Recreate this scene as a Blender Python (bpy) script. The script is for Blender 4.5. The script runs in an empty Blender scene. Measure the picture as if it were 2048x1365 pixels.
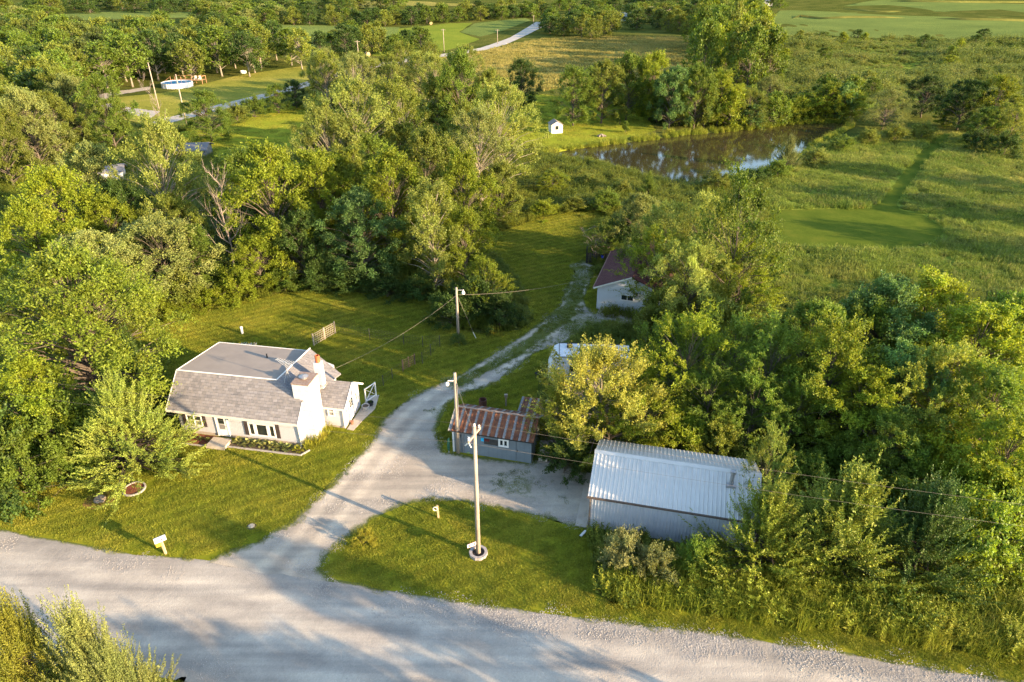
import bpy, math, random
import numpy as np
from mathutils import Vector

# ------------------------------------------------------------------ camera, sky, sun, exposure
SC = bpy.context.scene
COL = SC.collection
CAM_H, CAM_PITCH, FPX = 30.0, math.radians(28.867), 1365.0      # drone 30 m up, looking 29 degrees down
cam_d = bpy.data.cameras.new('camera'); cam = bpy.data.objects.new('camera', cam_d); COL.objects.link(cam)
cam_d.sensor_width = 36.0; cam_d.lens = 36.0 * FPX / 2048.0; cam_d.clip_end = 9000.0; cam_d.clip_start = 0.5
cam.location = (0, 0, CAM_H); cam.rotation_euler = (math.pi / 2 - CAM_PITCH, 0, 0)
SC.camera = cam

SUN_EL, SUN_AZ = math.radians(12.8), math.radians(118.0)         # azimuth clockwise from +Y
SUN = Vector((math.sin(SUN_AZ) * math.cos(SUN_EL), math.cos(SUN_AZ) * math.cos(SUN_EL), math.sin(SUN_EL)))
W = bpy.data.worlds.new('World'); SC.world = W; W.use_nodes = True
_n = W.node_tree.nodes; _bg = _n['Background']
_sky = _n.new('ShaderNodeTexSky'); _sky.sky_type = 'NISHITA'; _sky.sun_disc = False
_sky.sun_elevation = SUN_EL; _sky.sun_rotation = SUN_AZ; _sky.altitude = 300; _sky.dust_density = 1.0; _sky.air_density = 1.0
W.node_tree.links.new(_sky.outputs[0], _bg.inputs[0]); _bg.inputs[1].default_value = 0.15
sun_d = bpy.data.lights.new('sun', 'SUN'); sun_d.energy = 5.0; sun_d.angle = math.radians(0.55); sun_d.color = (1.0, 0.72, 0.43)
sun = bpy.data.objects.new('sun', sun_d); COL.objects.link(sun)
sun.rotation_euler = (-SUN).to_track_quat('-Z', 'Y').to_euler(); sun.location = (40, -30, 60)
SC.view_settings.view_transform = 'Standard'; SC.view_settings.look = 'None'
SC.view_settings.gamma = 1.0; SC.view_settings.use_curve_mapping = False; SC.view_settings.exposure = 2.1
SC.cycles.use_denoising = True; SC.cycles.denoiser = 'OPENIMAGEDENOISE'; SC.cycles.denoising_prefilter = 'NONE'; SC.cycles.denoising_input_passes = 'RGB_ALBEDO_NORMAL'; SC.cycles.sampling_pattern = 'BLUE_NOISE'
SC.cycles.max_bounces = 4; SC.cycles.diffuse_bounces = 2; SC.cycles.glossy_bounces = 2
SC.cycles.transmission_bounces = 2; SC.cycles.transparent_max_bounces = 4; SC.cycles.caustics_reflective = False; SC.cycles.caustics_refractive = False

RNG = np.random.default_rng(7); random.seed(7)
CP, SP = math.cos(CAM_PITCH), math.sin(CAM_PITCH)

def at(px, py, z=0.0):
    """world point at height z that was surveyed at photo position (px, py)"""
    x = (px - 1024.0) / FPX; y = (682.5 - py) / FPX
    d = (x, CP + y * SP, -SP + y * CP); t = (z - CAM_H) / d[2]
    return np.array([d[0] * t, d[1] * t, z])
def height_at(px, py, base):
    y = (682.5 - py) / FPX
    return CAM_H + base[1] / (CP + y * SP) * (-SP + y * CP)

# ------------------------------------------------------------------ helpers: meshes, things, materials
def tag(o, label=None, cat=None, group=None, kind=None):
    if label: o['label'] = label
    if cat: o['category'] = cat
    if group: o['group'] = group
    if kind: o['kind'] = kind
    return o
def thing(name, label, cat, loc=(0, 0, 0), rotz=0.0, group=None):
    o = bpy.data.objects.new(name, None); COL.objects.link(o)
    o.location = [float(v) for v in loc]; o.rotation_euler = (0, 0, rotz); o.empty_display_size = 0.3
    return tag(o, label, cat, group)
def link_mesh(name, me, parent=None, loc=(0, 0, 0), rotz=0.0):
    o = bpy.data.objects.new(name, me); COL.objects.link(o)
    if parent is not None: o.parent = parent
    o.location = [float(v) for v in loc]; o.rotation_euler = (0, 0, rotz)
    return o
def np_mesh(name, verts, quads=None, tris=None, mat=None, attrs=None, smooth=False):
    me = bpy.data.meshes.new(name); nv = len(verts)
    me.vertices.add(nv); me.vertices.foreach_set('co', np.asarray(verts, np.float32).ravel())
    idx, tot = [], []
    if quads is not None and len(quads): idx.append(np.asarray(quads, np.int32).ravel()); tot.append(np.full(len(quads), 4, np.int32))
    if tris is not None and len(tris): idx.append(np.asarray(tris, np.int32).ravel()); tot.append(np.full(len(tris), 3, np.int32))
    if idx:
        idx = np.concatenate(idx); tot = np.concatenate(tot); st = np.concatenate([[0], np.cumsum(tot)[:-1]]).astype(np.int32)
        me.loops.add(len(idx)); me.loops.foreach_set('vertex_index', idx)
        me.polygons.add(len(tot)); me.polygons.foreach_set('loop_start', st); me.polygons.foreach_set('loop_total', tot)
        if smooth: me.polygons.foreach_set('use_smooth', np.ones(len(tot), bool))
    for k, v in (attrs or {}).items():
        a = me.attributes.new(k, 'FLOAT', 'POINT'); a.data.foreach_set('value', np.asarray(v, np.float32))
    if mat: me.materials.append(mat)
    me.update(calc_edges=True); me.validate(clean_customdata=False)
    return me
class MB:
    """collects solids; build() links them as one mesh object"""
    def __init__(s): s.v = []; s.f = []
    def poly(s, pts, flip=False):
        n = len(s.v); s.v += [tuple(map(float, p)) for p in pts]; k = list(range(n, n + len(pts))); s.f.append(k[::-1] if flip else k); return s
    def box(s, x0, x1, y0, y1, z0, z1):
        n = len(s.v); s.v += [(x, y, z) for z in (z0, z1) for y in (y0, y1) for x in (x0, x1)]
        s.f += [[n+a for a in q] for q in ((0,2,3,1),(4,5,7,6),(0,1,5,4),(2,6,7,3),(0,4,6,2),(1,3,7,5))]; return s
    def obox(s, c, u, v, w, hu, hv, hw):
        c, u, v, w = map(Vector, (c, u, v, w)); n = len(s.v)
        s.v += [tuple(c + u*(a*hu) + v*(b*hv) + w*(d*hw)) for d in (-1, 1) for b in (-1, 1) for a in (-1, 1)]
        s.f += [[n+a for a in q] for q in ((0,2,3,1),(4,5,7,6),(0,1,5,4),(2,6,7,3),(0,4,6,2),(1,3,7,5))]; return s
    def beam(s, a, b, w, h=None, up=(0, 0, 1)):
        a, b = Vector(a), Vector(b); d = b - a; L = d.length; d.normalize(); u = Vector(up)
        if abs(d.dot(u)) > .95: u = Vector((1, 0, 0))
        sd = d.cross(u).normalized(); u = sd.cross(d); return s.obox((a + b) / 2, d, sd, u, L / 2, w / 2, (h or w) / 2)
    def slab(s, pts, t):
        """polygon extruded straight down by t"""
        n = len(s.v); k = len(pts); s.v += [tuple(map(float, p)) for p in pts] + [(float(p[0]), float(p[1]), float(p[2]) - t) for p in pts]
        s.f.append(list(range(n, n + k))); s.f.append(list(range(n + 2*k - 1, n + k - 1, -1)))
        for i in range(k): j = (i + 1) % k; s.f.append([n+i, n+k+i, n+k+j, n+j])
        return s
    def tube(s, pts, rad, n=6, caps=True):
        pts = [Vector([float(c) for c in p]) for p in pts]; m = len(pts); base = len(s.v)
        if not hasattr(rad, '__len__'): rad = [rad] * m
        for i, p in enumerate(pts):
            d = (pts[min(i+1, m-1)] - pts[max(i-1, 0)]).normalized()
            a = d.cross(Vector((0, 0, 1)) if abs(d.z) < .9 else Vector((1, 0, 0))).normalized(); b = d.cross(a)
            for k in range(n):
                t = 2 * math.pi * k / n; s.v.append(tuple(p + (a * math.cos(t) + b * math.sin(t)) * rad[i]))
        for i in range(m - 1):
            for k in range(n):
                q = base + i*n; s.f.append([q+k, q+(k+1) % n, q+n+(k+1) % n, q+n+k])
        if caps: s.f.append([base+k for k in range(n)][::-1]); s.f.append([base+(m-1)*n+k for k in range(n)])
        return s
    def lathe(s, prof, n=16, c=(0, 0, 0), caps=True):
        base = len(s.v); m = len(prof)
        for r, z in prof:
            for k in range(n): t = 2*math.pi*k/n; s.v.append((c[0] + r*math.cos(t), c[1] + r*math.sin(t), c[2] + z))
        for i in range(m-1):
            for k in range(n): q = base+i*n; s.f.append([q+k, q+(k+1) % n, q+n+(k+1) % n, q+n+k])
        if caps: s.f.append([base+k for k in range(n)][::-1]); s.f.append([base+(m-1)*n+k for k in range(n)])
        return s
    def mesh(s, name, mat, smooth=False):
        me = bpy.data.meshes.new(name); me.from_pydata(s.v, [], s.f); me.materials.append(mat)
        if smooth: me.polygons.foreach_set('use_smooth', np.ones(len(me.polygons), bool))
        me.update(); return me
    def build(s, name, mat, parent=None, loc=(0, 0, 0), rotz=0.0, smooth=False):
        return link_mesh(name, s.mesh(name, mat, smooth), parent, loc, rotz)

# value noise
def vnoise(x, y, seed=0):
    x = np.asarray(x, float); y = np.asarray(y, float); xi = np.floor(x).astype(np.int64); yi = np.floor(y).astype(np.int64); fx = x - xi; fy = y - yi
    def hsh(a, b):
        h = (a * 374761393 + b * 668265263 + seed * 974634777) & 0xffffffff; h = ((h ^ (h >> 13)) * 1274126177) & 0xffffffff
        return ((h ^ (h >> 16)) & 0xffff) / 65535.0
    fx = fx*fx*(3-2*fx); fy = fy*fy*(3-2*fy)
    return (hsh(xi, yi)*(1-fx) + hsh(xi+1, yi)*fx)*(1-fy) + (hsh(xi, yi+1)*(1-fx) + hsh(xi+1, yi+1)*fx)*fy
def fbm(x, y, seed=0, o=3):
    return sum(vnoise(x*2**i, y*2**i, seed+i) * .5**i for i in range(o)) / sum(.5**i for i in range(o)) - .5
def sdist(poly, x, y):
    """signed distance to a polygon, negative inside"""
    x = np.asarray(x, float); y = np.asarray(y, float); d = np.full(x.shape, 1e18); ins = np.zeros(x.shape, bool); n = len(poly)
    for i in range(n):
        ax, ay = poly[i][:2]; bx, by = poly[(i+1) % n][:2]; ex, ey = bx-ax, by-ay
        t = np.clip(((x-ax)*ex + (y-ay)*ey) / (ex*ex + ey*ey + 1e-12), 0, 1)
        d = np.minimum(d, (x-ax-t*ex)**2 + (y-ay-t*ey)**2)
        c = ((ay > y) != (by > y)) & (x < (bx-ax) * (y-ay) / (by-ay + 1e-12) + ax); ins ^= c
    d = np.sqrt(d); return np.where(ins, -d, d)
def poly_at(pts): return [tuple(at(*p)[:2]) for p in pts]

# ---- materials
def new_mat(name):
    m = bpy.data.materials.new(name); m.use_nodes = True; nt = m.node_tree; b = nt.nodes['Principled BSDF']
    return m, nt, b
def N(nt, t, **kw):
    n = nt.nodes.new(t)
    for k, v in kw.items(): setattr(n, k, v)
    return n
def coord(nt, kind='Object', scale=1.0):
    if kind == 'World': o = N(nt, 'ShaderNodeNewGeometry').outputs['Position']
    else: o = N(nt, 'ShaderNodeTexCoord').outputs[kind]
    if scale == 1.0: return o
    mp = N(nt, 'ShaderNodeMapping'); mp.inputs['Scale'].default_value = scale if hasattr(scale, '__len__') else (scale,)*3
    nt.links.new(o, mp.inputs[0]); return mp.outputs[0]
def noise(nt, vec, scale, detail=3.0, rough=.6):
    n = N(nt, 'ShaderNodeTexNoise'); n.inputs['Scale'].default_value = scale; n.inputs['Detail'].default_value = detail; n.inputs['Roughness'].default_value = rough
    nt.links.new(vec, n.inputs['Vector']); return n.outputs['Fac']
def ramp(nt, fac, stops):
    r = N(nt, 'ShaderNodeValToRGB'); e = r.color_ramp.elements
    while len(e) < len(stops): e.new(.5)
    for k, (p, c) in enumerate(stops): e[k].position = p; e[k].color = (*c, 1) if len(c) == 3 else c
    nt.links.new(fac, r.inputs[0]); return r.outputs[0]
def mixc(nt, fac, a, b, mode='MIX'):
    m = N(nt, 'ShaderNodeMix', data_type='RGBA', blend_type=mode)
    for s, v in ((0, fac), (6, a), (7, b)):
        if hasattr(v, 'is_linked') or hasattr(v, 'node'): nt.links.new(v, m.inputs[s])
        else: m.inputs[s].default_value = v if s == 0 else (*v, 1) if len(v) == 3 else v
    return m.outputs[2]
def mth(nt, op, a, b=0.0, clamp=False):
    m = N(nt, 'ShaderNodeMath', operation=op, use_clamp=clamp)
    for s, v in ((0, a), (1, b)):
        if hasattr(v, 'node'): nt.links.new(v, m.inputs[s])
        else: m.inputs[s].default_value = v
    return m.outputs[0]
def attr(nt, name): return N(nt, 'ShaderNodeAttribute', attribute_name=name).outputs['Fac']
def bump(nt, b, h, strength=.3, dist=.05):
    n = N(nt, 'ShaderNodeBump'); n.inputs['Strength'].default_value = strength; n.inputs['Distance'].default_value = dist
    nt.links.new(h, n.inputs['Height']); nt.links.new(n.outputs[0], b.inputs['Normal'])
def plain(name, c, c2=None, scale=4.0, rough=.7, metal=0.0, bmp=.15, bscale=30., bdist=.01, spec=.3, kind='Object', stretch=None):
    """paint, wood, stone... : two tones by noise, fine relief"""
    m, nt, b = new_mat(name); v = coord(nt, kind, stretch or 1.0)
    c2 = c2 or tuple(x * .8 for x in c)
    nt.links.new(ramp(nt, noise(nt, v, scale, 5), [(.3, c2), (.7, c)]), b.inputs['Base Color'])
    b.inputs['Roughness'].default_value = rough; b.inputs['Metallic'].default_value = metal; b.inputs['Specular IOR Level'].default_value = spec
    if bmp: bump(nt, b, noise(nt, v, bscale, 3), bmp, bdist)
    return m

def leaf_mat(name, trans=.42, rough=.55, spread=.45):
    """leaf: tint from the object's own colour, varied leaf by leaf and bough by bough"""
    m, nt, b = new_mat(name); L = nt.links
    oi = N(nt, 'ShaderNodeObjectInfo'); v = attr(nt, 'v')
    g = mth(nt, 'MULTIPLY_ADD', v, 2*spread); g.node.inputs[2].default_value = 1 - spread
    base = mixc(nt, 1.0, oi.outputs['Color'], g, 'MULTIPLY')
    nz = noise(nt, coord(nt, 'World'), .55, 2)
    hue = N(nt, 'ShaderNodeHueSaturation'); L.new(base, hue.inputs['Color'])
    h = mth(nt, 'MULTIPLY_ADD', nz, .07); h.node.inputs[2].default_value = .465; L.new(h, hue.inputs['Hue'])
    L.new(hue.outputs[0], b.inputs['Base Color']); b.inputs['Roughness'].default_value = rough; b.inputs['Specular IOR Level'].default_value = .25
    t = N(nt, 'ShaderNodeBsdfTranslucent'); tc = mixc(nt, 1.0, hue.outputs[0], (1.25, 1.15, .55), 'MULTIPLY'); L.new(tc, t.inputs[0])
    mx = N(nt, 'ShaderNodeMixShader'); mx.inputs[0].default_value = trans; L.new(b.outputs[0], mx.inputs[1]); L.new(t.outputs[0], mx.inputs[2])
    L.new(mx.outputs[0], nt.nodes['Material Output'].inputs[0]); return m
def grass_mat(name, c1, c2, c3, scale=.12, stripes=None, trans=.3):
    """blades: colour drifts over the ground in broad patches"""
    m, nt, b = new_mat(name); L = nt.links; w = coord(nt, 'World')
    col = ramp(nt, noise(nt, w, scale, 4, .65), [(.3, c1), (.5, c2), (.72, c3)])
    col = mixc(nt, 1.0, col, ramp(nt, noise(nt, w, 1.1, 6, .7), [(.32, (.66,.74,.7)), (.5, (1.,1.,1.)), (.7, (1.22,1.12,1.1))]), 'MULTIPLY')
    v = attr(nt, 'v'); g = mth(nt, 'MULTIPLY_ADD', v, .8); g.node.inputs[2].default_value = .6
    col = mixc(nt, 1.0, col, g, 'MULTIPLY')
    if stripes:
        mp = N(nt, 'ShaderNodeMapping'); mp.inputs['Rotation'].default_value = (0, 0, stripes[0]); L.new(w, mp.inputs[0])
        wv = N(nt, 'ShaderNodeTexWave'); wv.inputs['Scale'].default_value = stripes[1]; wv.inputs['Distortion'].default_value = 1.2; wv.inputs['Detail'].default_value = 2; wv.inputs['Detail Scale'].default_value = .4; L.new(mp.outputs[0], wv.inputs[0])
        col = mixc(nt, 1.0, col, ramp(nt, wv.outputs[1], [(.2, (stripes[2],)*3), (.8, (1.0,)*3)]), 'MULTIPLY')
    L.new(col, b.inputs['Base Color']); b.inputs['Roughness'].default_value = .6; b.inputs['Specular IOR Level'].default_value = .2
    t = N(nt, 'ShaderNodeBsdfTranslucent'); L.new(col, t.inputs[0]); mx = N(nt, 'ShaderNodeMixShader'); mx.inputs[0].default_value = trans
    L.new(b.outputs[0], mx.inputs[1]); L.new(t.outputs[0], mx.inputs[2]); L.new(mx.outputs[0], nt.nodes['Material Output'].inputs[0]); return m
def soil_mat(name, stops, scale=.3, bmp=.6, bscale=6., bdist=.08, rough=.9, fine=3.0, finestr=.25):
    m, nt, b = new_mat(name); w = coord(nt, 'World')
    col = ramp(nt, noise(nt, w, scale, 8, .65), stops)
    col = mixc(nt, finestr, col, ramp(nt, noise(nt, w, fine, 6, .7), [(.3, (.25,)*3), (.7, (1.,)*3)]), 'MULTIPLY')
    nt.links.new(col, b.inputs['Base Color']); b.inputs['Roughness'].default_value = rough; b.inputs['Specular IOR Level'].default_value = 0.0
    bump(nt, b, noise(nt, w, bscale, 6, .7), bmp, bdist); return m
# ------------------------------------------------------------------ the lie of the land (all in metres, yard at z = 0)
POND = [tuple(at(px, py, -.35)[:2]) for px, py in [(1092,310),(1150,299),(1230,290),(1300,281),(1370,271),(1440,266),(1500,260),(1560,252),(1640,247),(1690,247),(1696,258),(1670,270),(1640,284),(1600,305),(1560,330),(1510,347),(1450,362),(1380,374),(1310,362),(1250,343),(1190,326),(1122,319)]]
def hgt(x, y):
    x = np.asarray(x, float); y = np.asarray(y, float)
    f = np.clip((y - 190) / 120, 0, 1); f = f*f*(3-2*f)
    z = f * (1.3*np.sin(x/70 + 1.0)*np.sin(y/85 + .6) + .9*np.sin(x/37 + y/61))
    d = sdist(POND, x, y); s = np.clip((1.6 - d) / 3.2, 0, 1); s = s*s*(3-2*s)
    return z - 1.0 * s
ROAD_N = [(-140, 41.5), (-70, 36.4), (-45, 33.2), (-31.0, 30.75), (-22.5, 28.9), (-16.9, 28.3), (-9.0, 26.65), (-3.3, 25.5), (3.3, 24.45), (14.2, 22.8), (22.5, 21.0), (40, 17.4), (75, 11), (140, -2)]
ROAD = ROAD_N + [(x - .9, y - 7.3) for x, y in ROAD_N][::-1]
DRIVE = poly_at([(440,1175),(418,1124),(448,1106),(520,1080),(580,1045),(640,990),(700,930),(740,885),(762,842),(806,803),(862,774),(922,748),(985,708),(1035,678),(1085,642),(1118,612),(1132,578),(1150,548),(1138,532),(1165,520),(1190,532),(1182,560),(1168,600),(1185,628),(1275,640),(1275,655),(1175,655),(1135,684),(1070,708),(1015,750),(980,772),(925,788),(890,812),(876,850),(878,880),(886,903),(960,915),(1064,926),(1100,918),(1185,948),(1185,1062),(1160,1056),(1075,1034),(1000,1019),(930,1006),(870,1001),(800,1012),(745,1040),(690,1080),(655,1112),(640,1135),(665,1160),(700,1195),(560,1185)])
LAWN = poly_at([(-260,1010),(0,962),(60,955),(110,940),(200,900),(300,860),(285,800),(270,740),(272,662),(380,628),(480,604),(560,590),(640,582),(760,588),(860,606),(880,650),(960,668),(1040,660),(1068,640),(1030,560),(985,500),(985,470),(1085,436),(1150,424),(1200,420),(1212,440),(1190,470),(1182,520),(1200,570),(1190,660),(1130,690),(1080,735),(1075,790),(1090,830),(1060,925),(1185,950),(1185,1062),(1192,1200),(1330,1216),(1500,1240),(1700,1266),(2048,1322),(2400,1370),(2400,1520),(-260,1330)])
LAWN_B = poly_at([(340,268),(420,310),(500,345),(640,300),(680,240),(640,196),(600,200),(540,214),(430,250)])
LAWN_C = poly_at([(1000,195),(1060,188),(1150,196),(1240,210),(1290,232),(1312,262),(1220,284),(1110,302),(1060,300),(1000,270)])
PATCH = poly_at([(1530,421),(1640,419),(1741,418),(1757,405),(1784,375),(1813,335),(1846,300),(1873,270),(1903,270),(1876,302),(1846,338),(1813,380),(1793,408),(1796,420),(1845,430),(1886,455),(1880,480),(1820,497),(1700,503),(1600,497),(1540,480)])
FAR_ROAD = poly_at([(250,262),(330,238),(440,210),(530,188),(610,166),(700,140),(800,119),(880,103),(960,88),(1020,70),(1056,54),(1072,46),(1090,46),(1090,52),(1060,64),(1010,82),(950,97),(880,110),(800,126),(700,148),(610,176),(530,198),(440,222),(330,250),(250,275)])
LANE = poly_at([(300,238),(240,226),(195,215),(172,207),(176,196),(215,186),(300,174),(300,180),(228,192),(208,200),(212,207),(260,216),(320,224)])
SOY = poly_at([(480,116),(545,104),(640,108),(720,100),(790,72),(800,52),(720,50),(540,50),(360,56),(420,100)])
SOY_L = poly_at([(90,44),(300,42),(440,36),(490,25),(300,24),(120,30)])
SOY2 = poly_at([(920,60),(950,47),(1050,39),(1062,43),(1010,58),(960,68)])
GRASSY = poly_at([(795,54),(900,46),(945,46),(918,60),(960,72),(900,92),(800,110),(745,112)])
HAY = poly_at([(640,200),(720,150),(880,115),(1000,84),(1100,72),(1240,72),(1395,74),(1400,150),(1300,160),(1000,190),(850,200)])
SOY_R = poly_at([(1495,90),(1560,22),(1800,-2),(2300,-10),(2500,75),(2048,82),(1800,78),(1600,66)])
FAR_HAY = poly_at([(560,22),(780,14),(1000,16),(1080,24),(1080,8),(800,2),(600,8)])

def sheet(name, poly, cell, zoff, jit, mat, extra=None, jscale=.6, label=None, minus=None):
    """a ground sheet with a ragged edge, laid on the terrain"""
    P = np.array(poly); x0, y0 = P.min(0) - 2*cell; x1, y1 = P.max(0) + 2*cell
    xs = np.arange(x0, x1 + cell, cell); ys = np.arange(y0, y1 + cell, cell); X, Y = np.meshgrid(xs, ys)
    sd = sdist(poly, X, Y) + jit * 2 * fbm(X*jscale, Y*jscale, 11, 4)
    if minus is not None: sd = np.maximum(sd, -(sdist(minus, X, Y) + .25 + .5*fbm(X*.5, Y*.5, 17, 3)))
    gy, gx = np.gradient(sd, cell); gl = np.hypot(gx, gy) + 1e-6; out = sd > 0
    mv = np.where(out, np.clip(sd, 0, 1.5*cell), 0); X2 = X - gx/gl*mv; Y2 = Y - gy/gl*mv
    ny, nx = X.shape; idx = np.arange(nx*ny).reshape(ny, nx); ins = ~out
    keep = ins[:-1, :-1] | ins[1:, :-1] | ins[:-1, 1:] | ins[1:, 1:]
    q = np.stack([idx[:-1, :-1], idx[:-1, 1:], idx[1:, 1:], idx[1:, :-1]], -1)[keep]
    used = np.zeros(nx*ny, bool); used[q.ravel()] = True; rem = np.cumsum(used) - 1
    X2, Y2, S = X2.ravel()[used], Y2.ravel()[used], np.minimum(sd, 0).ravel()[used]
    at_ = {'sd': -S}
    if extra: at_.update(extra(X2, Y2))
    me = np_mesh(name, np.stack([X2, Y2, hgt(X2, Y2) + zoff], 1), quads=rem[q], mat=mat, attrs=at_, smooth=True)
    o = link_mesh(name, me); o['kind'] = 'structure'
    if label: o['label'] = label
    return o

# ground: one sheet to the horizon
def axis(a, b, step, lo, hi, grow=1.22):
    l = list(np.arange(a, b + step, step)); s = step
    while l[-1] < hi: s *= grow; l.append(l[-1] + s)
    s = step
    while l[0] > lo: s *= grow; l.insert(0, l[0] - s)
    return np.array(l)
gx_, gy_ = axis(-110, 130, 1.25, -4200, 4200), axis(-10, 215, 1.25, -2500, 5200)
GX, GY = np.meshgrid(gx_, gy_); gi = np.arange(GX.size).reshape(GX.shape)
M_ground = soil_mat('rough_grass_ground', [(.28, (.045,.065,.014)), (.5, (.085,.10,.022)), (.72, (.145,.14,.036))], scale=.06, bscale=1.2, bdist=.35, bmp=.8, fine=.9)
g_me = np_mesh('ground', np.stack([GX, GY, hgt(GX, GY)], -1).reshape(-1, 3), quads=np.stack([gi[:-1,:-1], gi[:-1,1:], gi[1:,1:], gi[1:,:-1]], -1).reshape(-1, 4), mat=M_ground, smooth=True)
tag(link_mesh('ground', g_me), kind='structure')

M_lawn = soil_mat('lawn_turf', [(.3, (.12,.15,.014)), (.5, (.18,.19,.016)), (.72, (.26,.24,.028))], scale=.25, bscale=14., bdist=.03, bmp=.7, fine=6.)
sheet('lawn', LAWN, .6, .004, .25, M_lawn)
M_lawnf = soil_mat('far_lawn_turf', [(.3, (.18,.22,.022)), (.5, (.235,.265,.026)), (.72, (.31,.31,.035))], scale=.15, bscale=5., bdist=.04, bmp=.5, fine=3.)
sheet('far_lawn', LAWN_B, 1.2, .02, .5, M_lawnf)
sheet('pond_lawn', LAWN_C, 1.0, .02, .4, M_lawnf)
M_patch = soil_mat('mown_path_turf', [(.3, (.062,.092,.013)), (.5, (.085,.118,.016)), (.72, (.12,.14,.02))], scale=.3, bscale=6., bdist=.04, bmp=.5)  # darker green turf; shade over the patch and path is mixed into this colour
sheet('mown_path', PATCH, .4, .012, .3, M_patch)

def gravel_mat(name, c1, c2, c3, rot=0., streak=.0, weed=(.10,.115,.03), edge=.8):
    """crushed limestone: stones, pale wheel tracks, weeds where nobody drives"""
    m, nt, b = new_mat(name); L = nt.links; w = coord(nt, 'World')
    col = ramp(nt, noise(nt, w, .35, 6, .6), [(.3, c1), (.55, c2), (.75, c3)])
    mp = N(nt, 'ShaderNodeMapping'); mp.inputs['Rotation'].default_value = (0, 0, rot); mp.inputs['Scale'].default_value = (.06, 1.1, 1); L.new(w, mp.inputs[0])
    st = noise(nt, mp.outputs[0], 1.0, 4, .55)
    col = mixc(nt, streak, col, ramp(nt, st, [(.35, (.42,.43,.47)), (.5, (.85,.84,.85)), (.65, (1.15,1.11,1.06))]), 'MULTIPLY')
    vo = N(nt, 'ShaderNodeTexVoronoi'); vo.inputs['Scale'].default_value = 16; L.new(w, vo.inputs['Vector'])
    col = mixc(nt, .22, col, ramp(nt, vo.outputs['Color'], [(.0, (.45,.45,.45)), (1., (1.3,1.28,1.25))]), 'MULTIPLY')
    rt = mth(nt, 'ADD', attr(nt, 'rut'), mth(nt, 'MULTIPLY', mth(nt, 'SUBTRACT', noise(nt, w, .8, 4), .5), .9))
    col = mixc(nt, 1.0, col, ramp(nt, rt, [(.05, (.80,.80,.81)), (.45, (.97,.97,.97)), (.9, (1.10,1.09,1.07))]), 'MULTIPLY')
    n1 = noise(nt, w, 1.6, 8, .75); n2 = noise(nt, w, .5, 4, .6); nn = mth(nt, 'ADD', mth(nt, 'MULTIPLY', n1, .65), mth(nt, 'MULTIPLY', n2, .35))
    e = mth(nt, 'MULTIPLY_ADD', attr(nt, 'sd'), -1/edge, ); e.node.inputs[2].default_value = 1.0; e = mth(nt, 'MAXIMUM', e, 0.0)
    wd = mth(nt, 'MAXIMUM', mth(nt, 'MULTIPLY', mth(nt, 'POWER', e, 1.8), .56), attr(nt, 'weed'))
    f = mth(nt, 'SUBTRACT', mth(nt, 'ADD', nn, wd), .84); f = mth(nt, 'MULTIPLY', f, 6.0, True)
    col = mixc(nt, f, col, weed)
    L.new(col, b.inputs['Base Color']); b.inputs['Roughness'].default_value = .95; b.inputs['Specular IOR Level'].default_value = .08
    hb = mth(nt, 'ADD', mth(nt, 'MULTIPLY', vo.outputs['Distance'], -.6), noise(nt, w, 5., 6, .7))
    bump(nt, b, hb, .40, .04); return m
M_road = gravel_mat('road_gravel', (.31,.285,.25), (.40,.37,.32), (.47,.435,.375), rot=math.radians(10.5), streak=.42, edge=.7)
M_drive = gravel_mat('driveway_gravel', (.36,.315,.255), (.46,.41,.33), (.55,.49,.40), rot=math.radians(-50), streak=.5, edge=1.7)
def line_dist(pts, x, y):
    d = np.full(len(x), 99.)
    for a, b in zip(pts[:-1], pts[1:]):
        a, b = np.array(a), np.array(b); e = b - a; t = np.clip(((x-a[0])*e[0] + (y-a[1])*e[1]) / (e @ e), 0, 1); d = np.minimum(d, np.hypot(x-a[0]-t*e[0], y-a[1]-t*e[1]))
    return d
def road_rut(x, y):
    d = line_dist(ROAD_N, x, y) + .5*fbm(x*.12, y*.12, 8, 2); return sum(np.exp(-((d-o)/.38)**2) for o in (1.7, 3.2, 4.1, 5.6))
DRIVE_C = [at(*p)[:2] for p in [(500,1190),(560,1130),(640,1050),(715,962),(785,882),(828,832),(878,797),(950,758),(1020,714),(1080,670),(1120,640),(1150,600),(1158,560)]]
ra = sheet('road', ROAD, .5, .010, .22, M_road, extra=lambda x, y: {'weed': np.zeros(len(x)), 'rut': road_rut(x, y), 'sd': np.maximum(-sdist(ROAD, x, y), -sdist(DRIVE, x, y)) + .25*fbm(x*.6, y*.6, 2, 3)})
TRACK = [at(*p)[:2] for p in [(905,775),(960,745),(1020,712),(1080,670),(1120,640),(1150,600),(1160,560)]]
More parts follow.
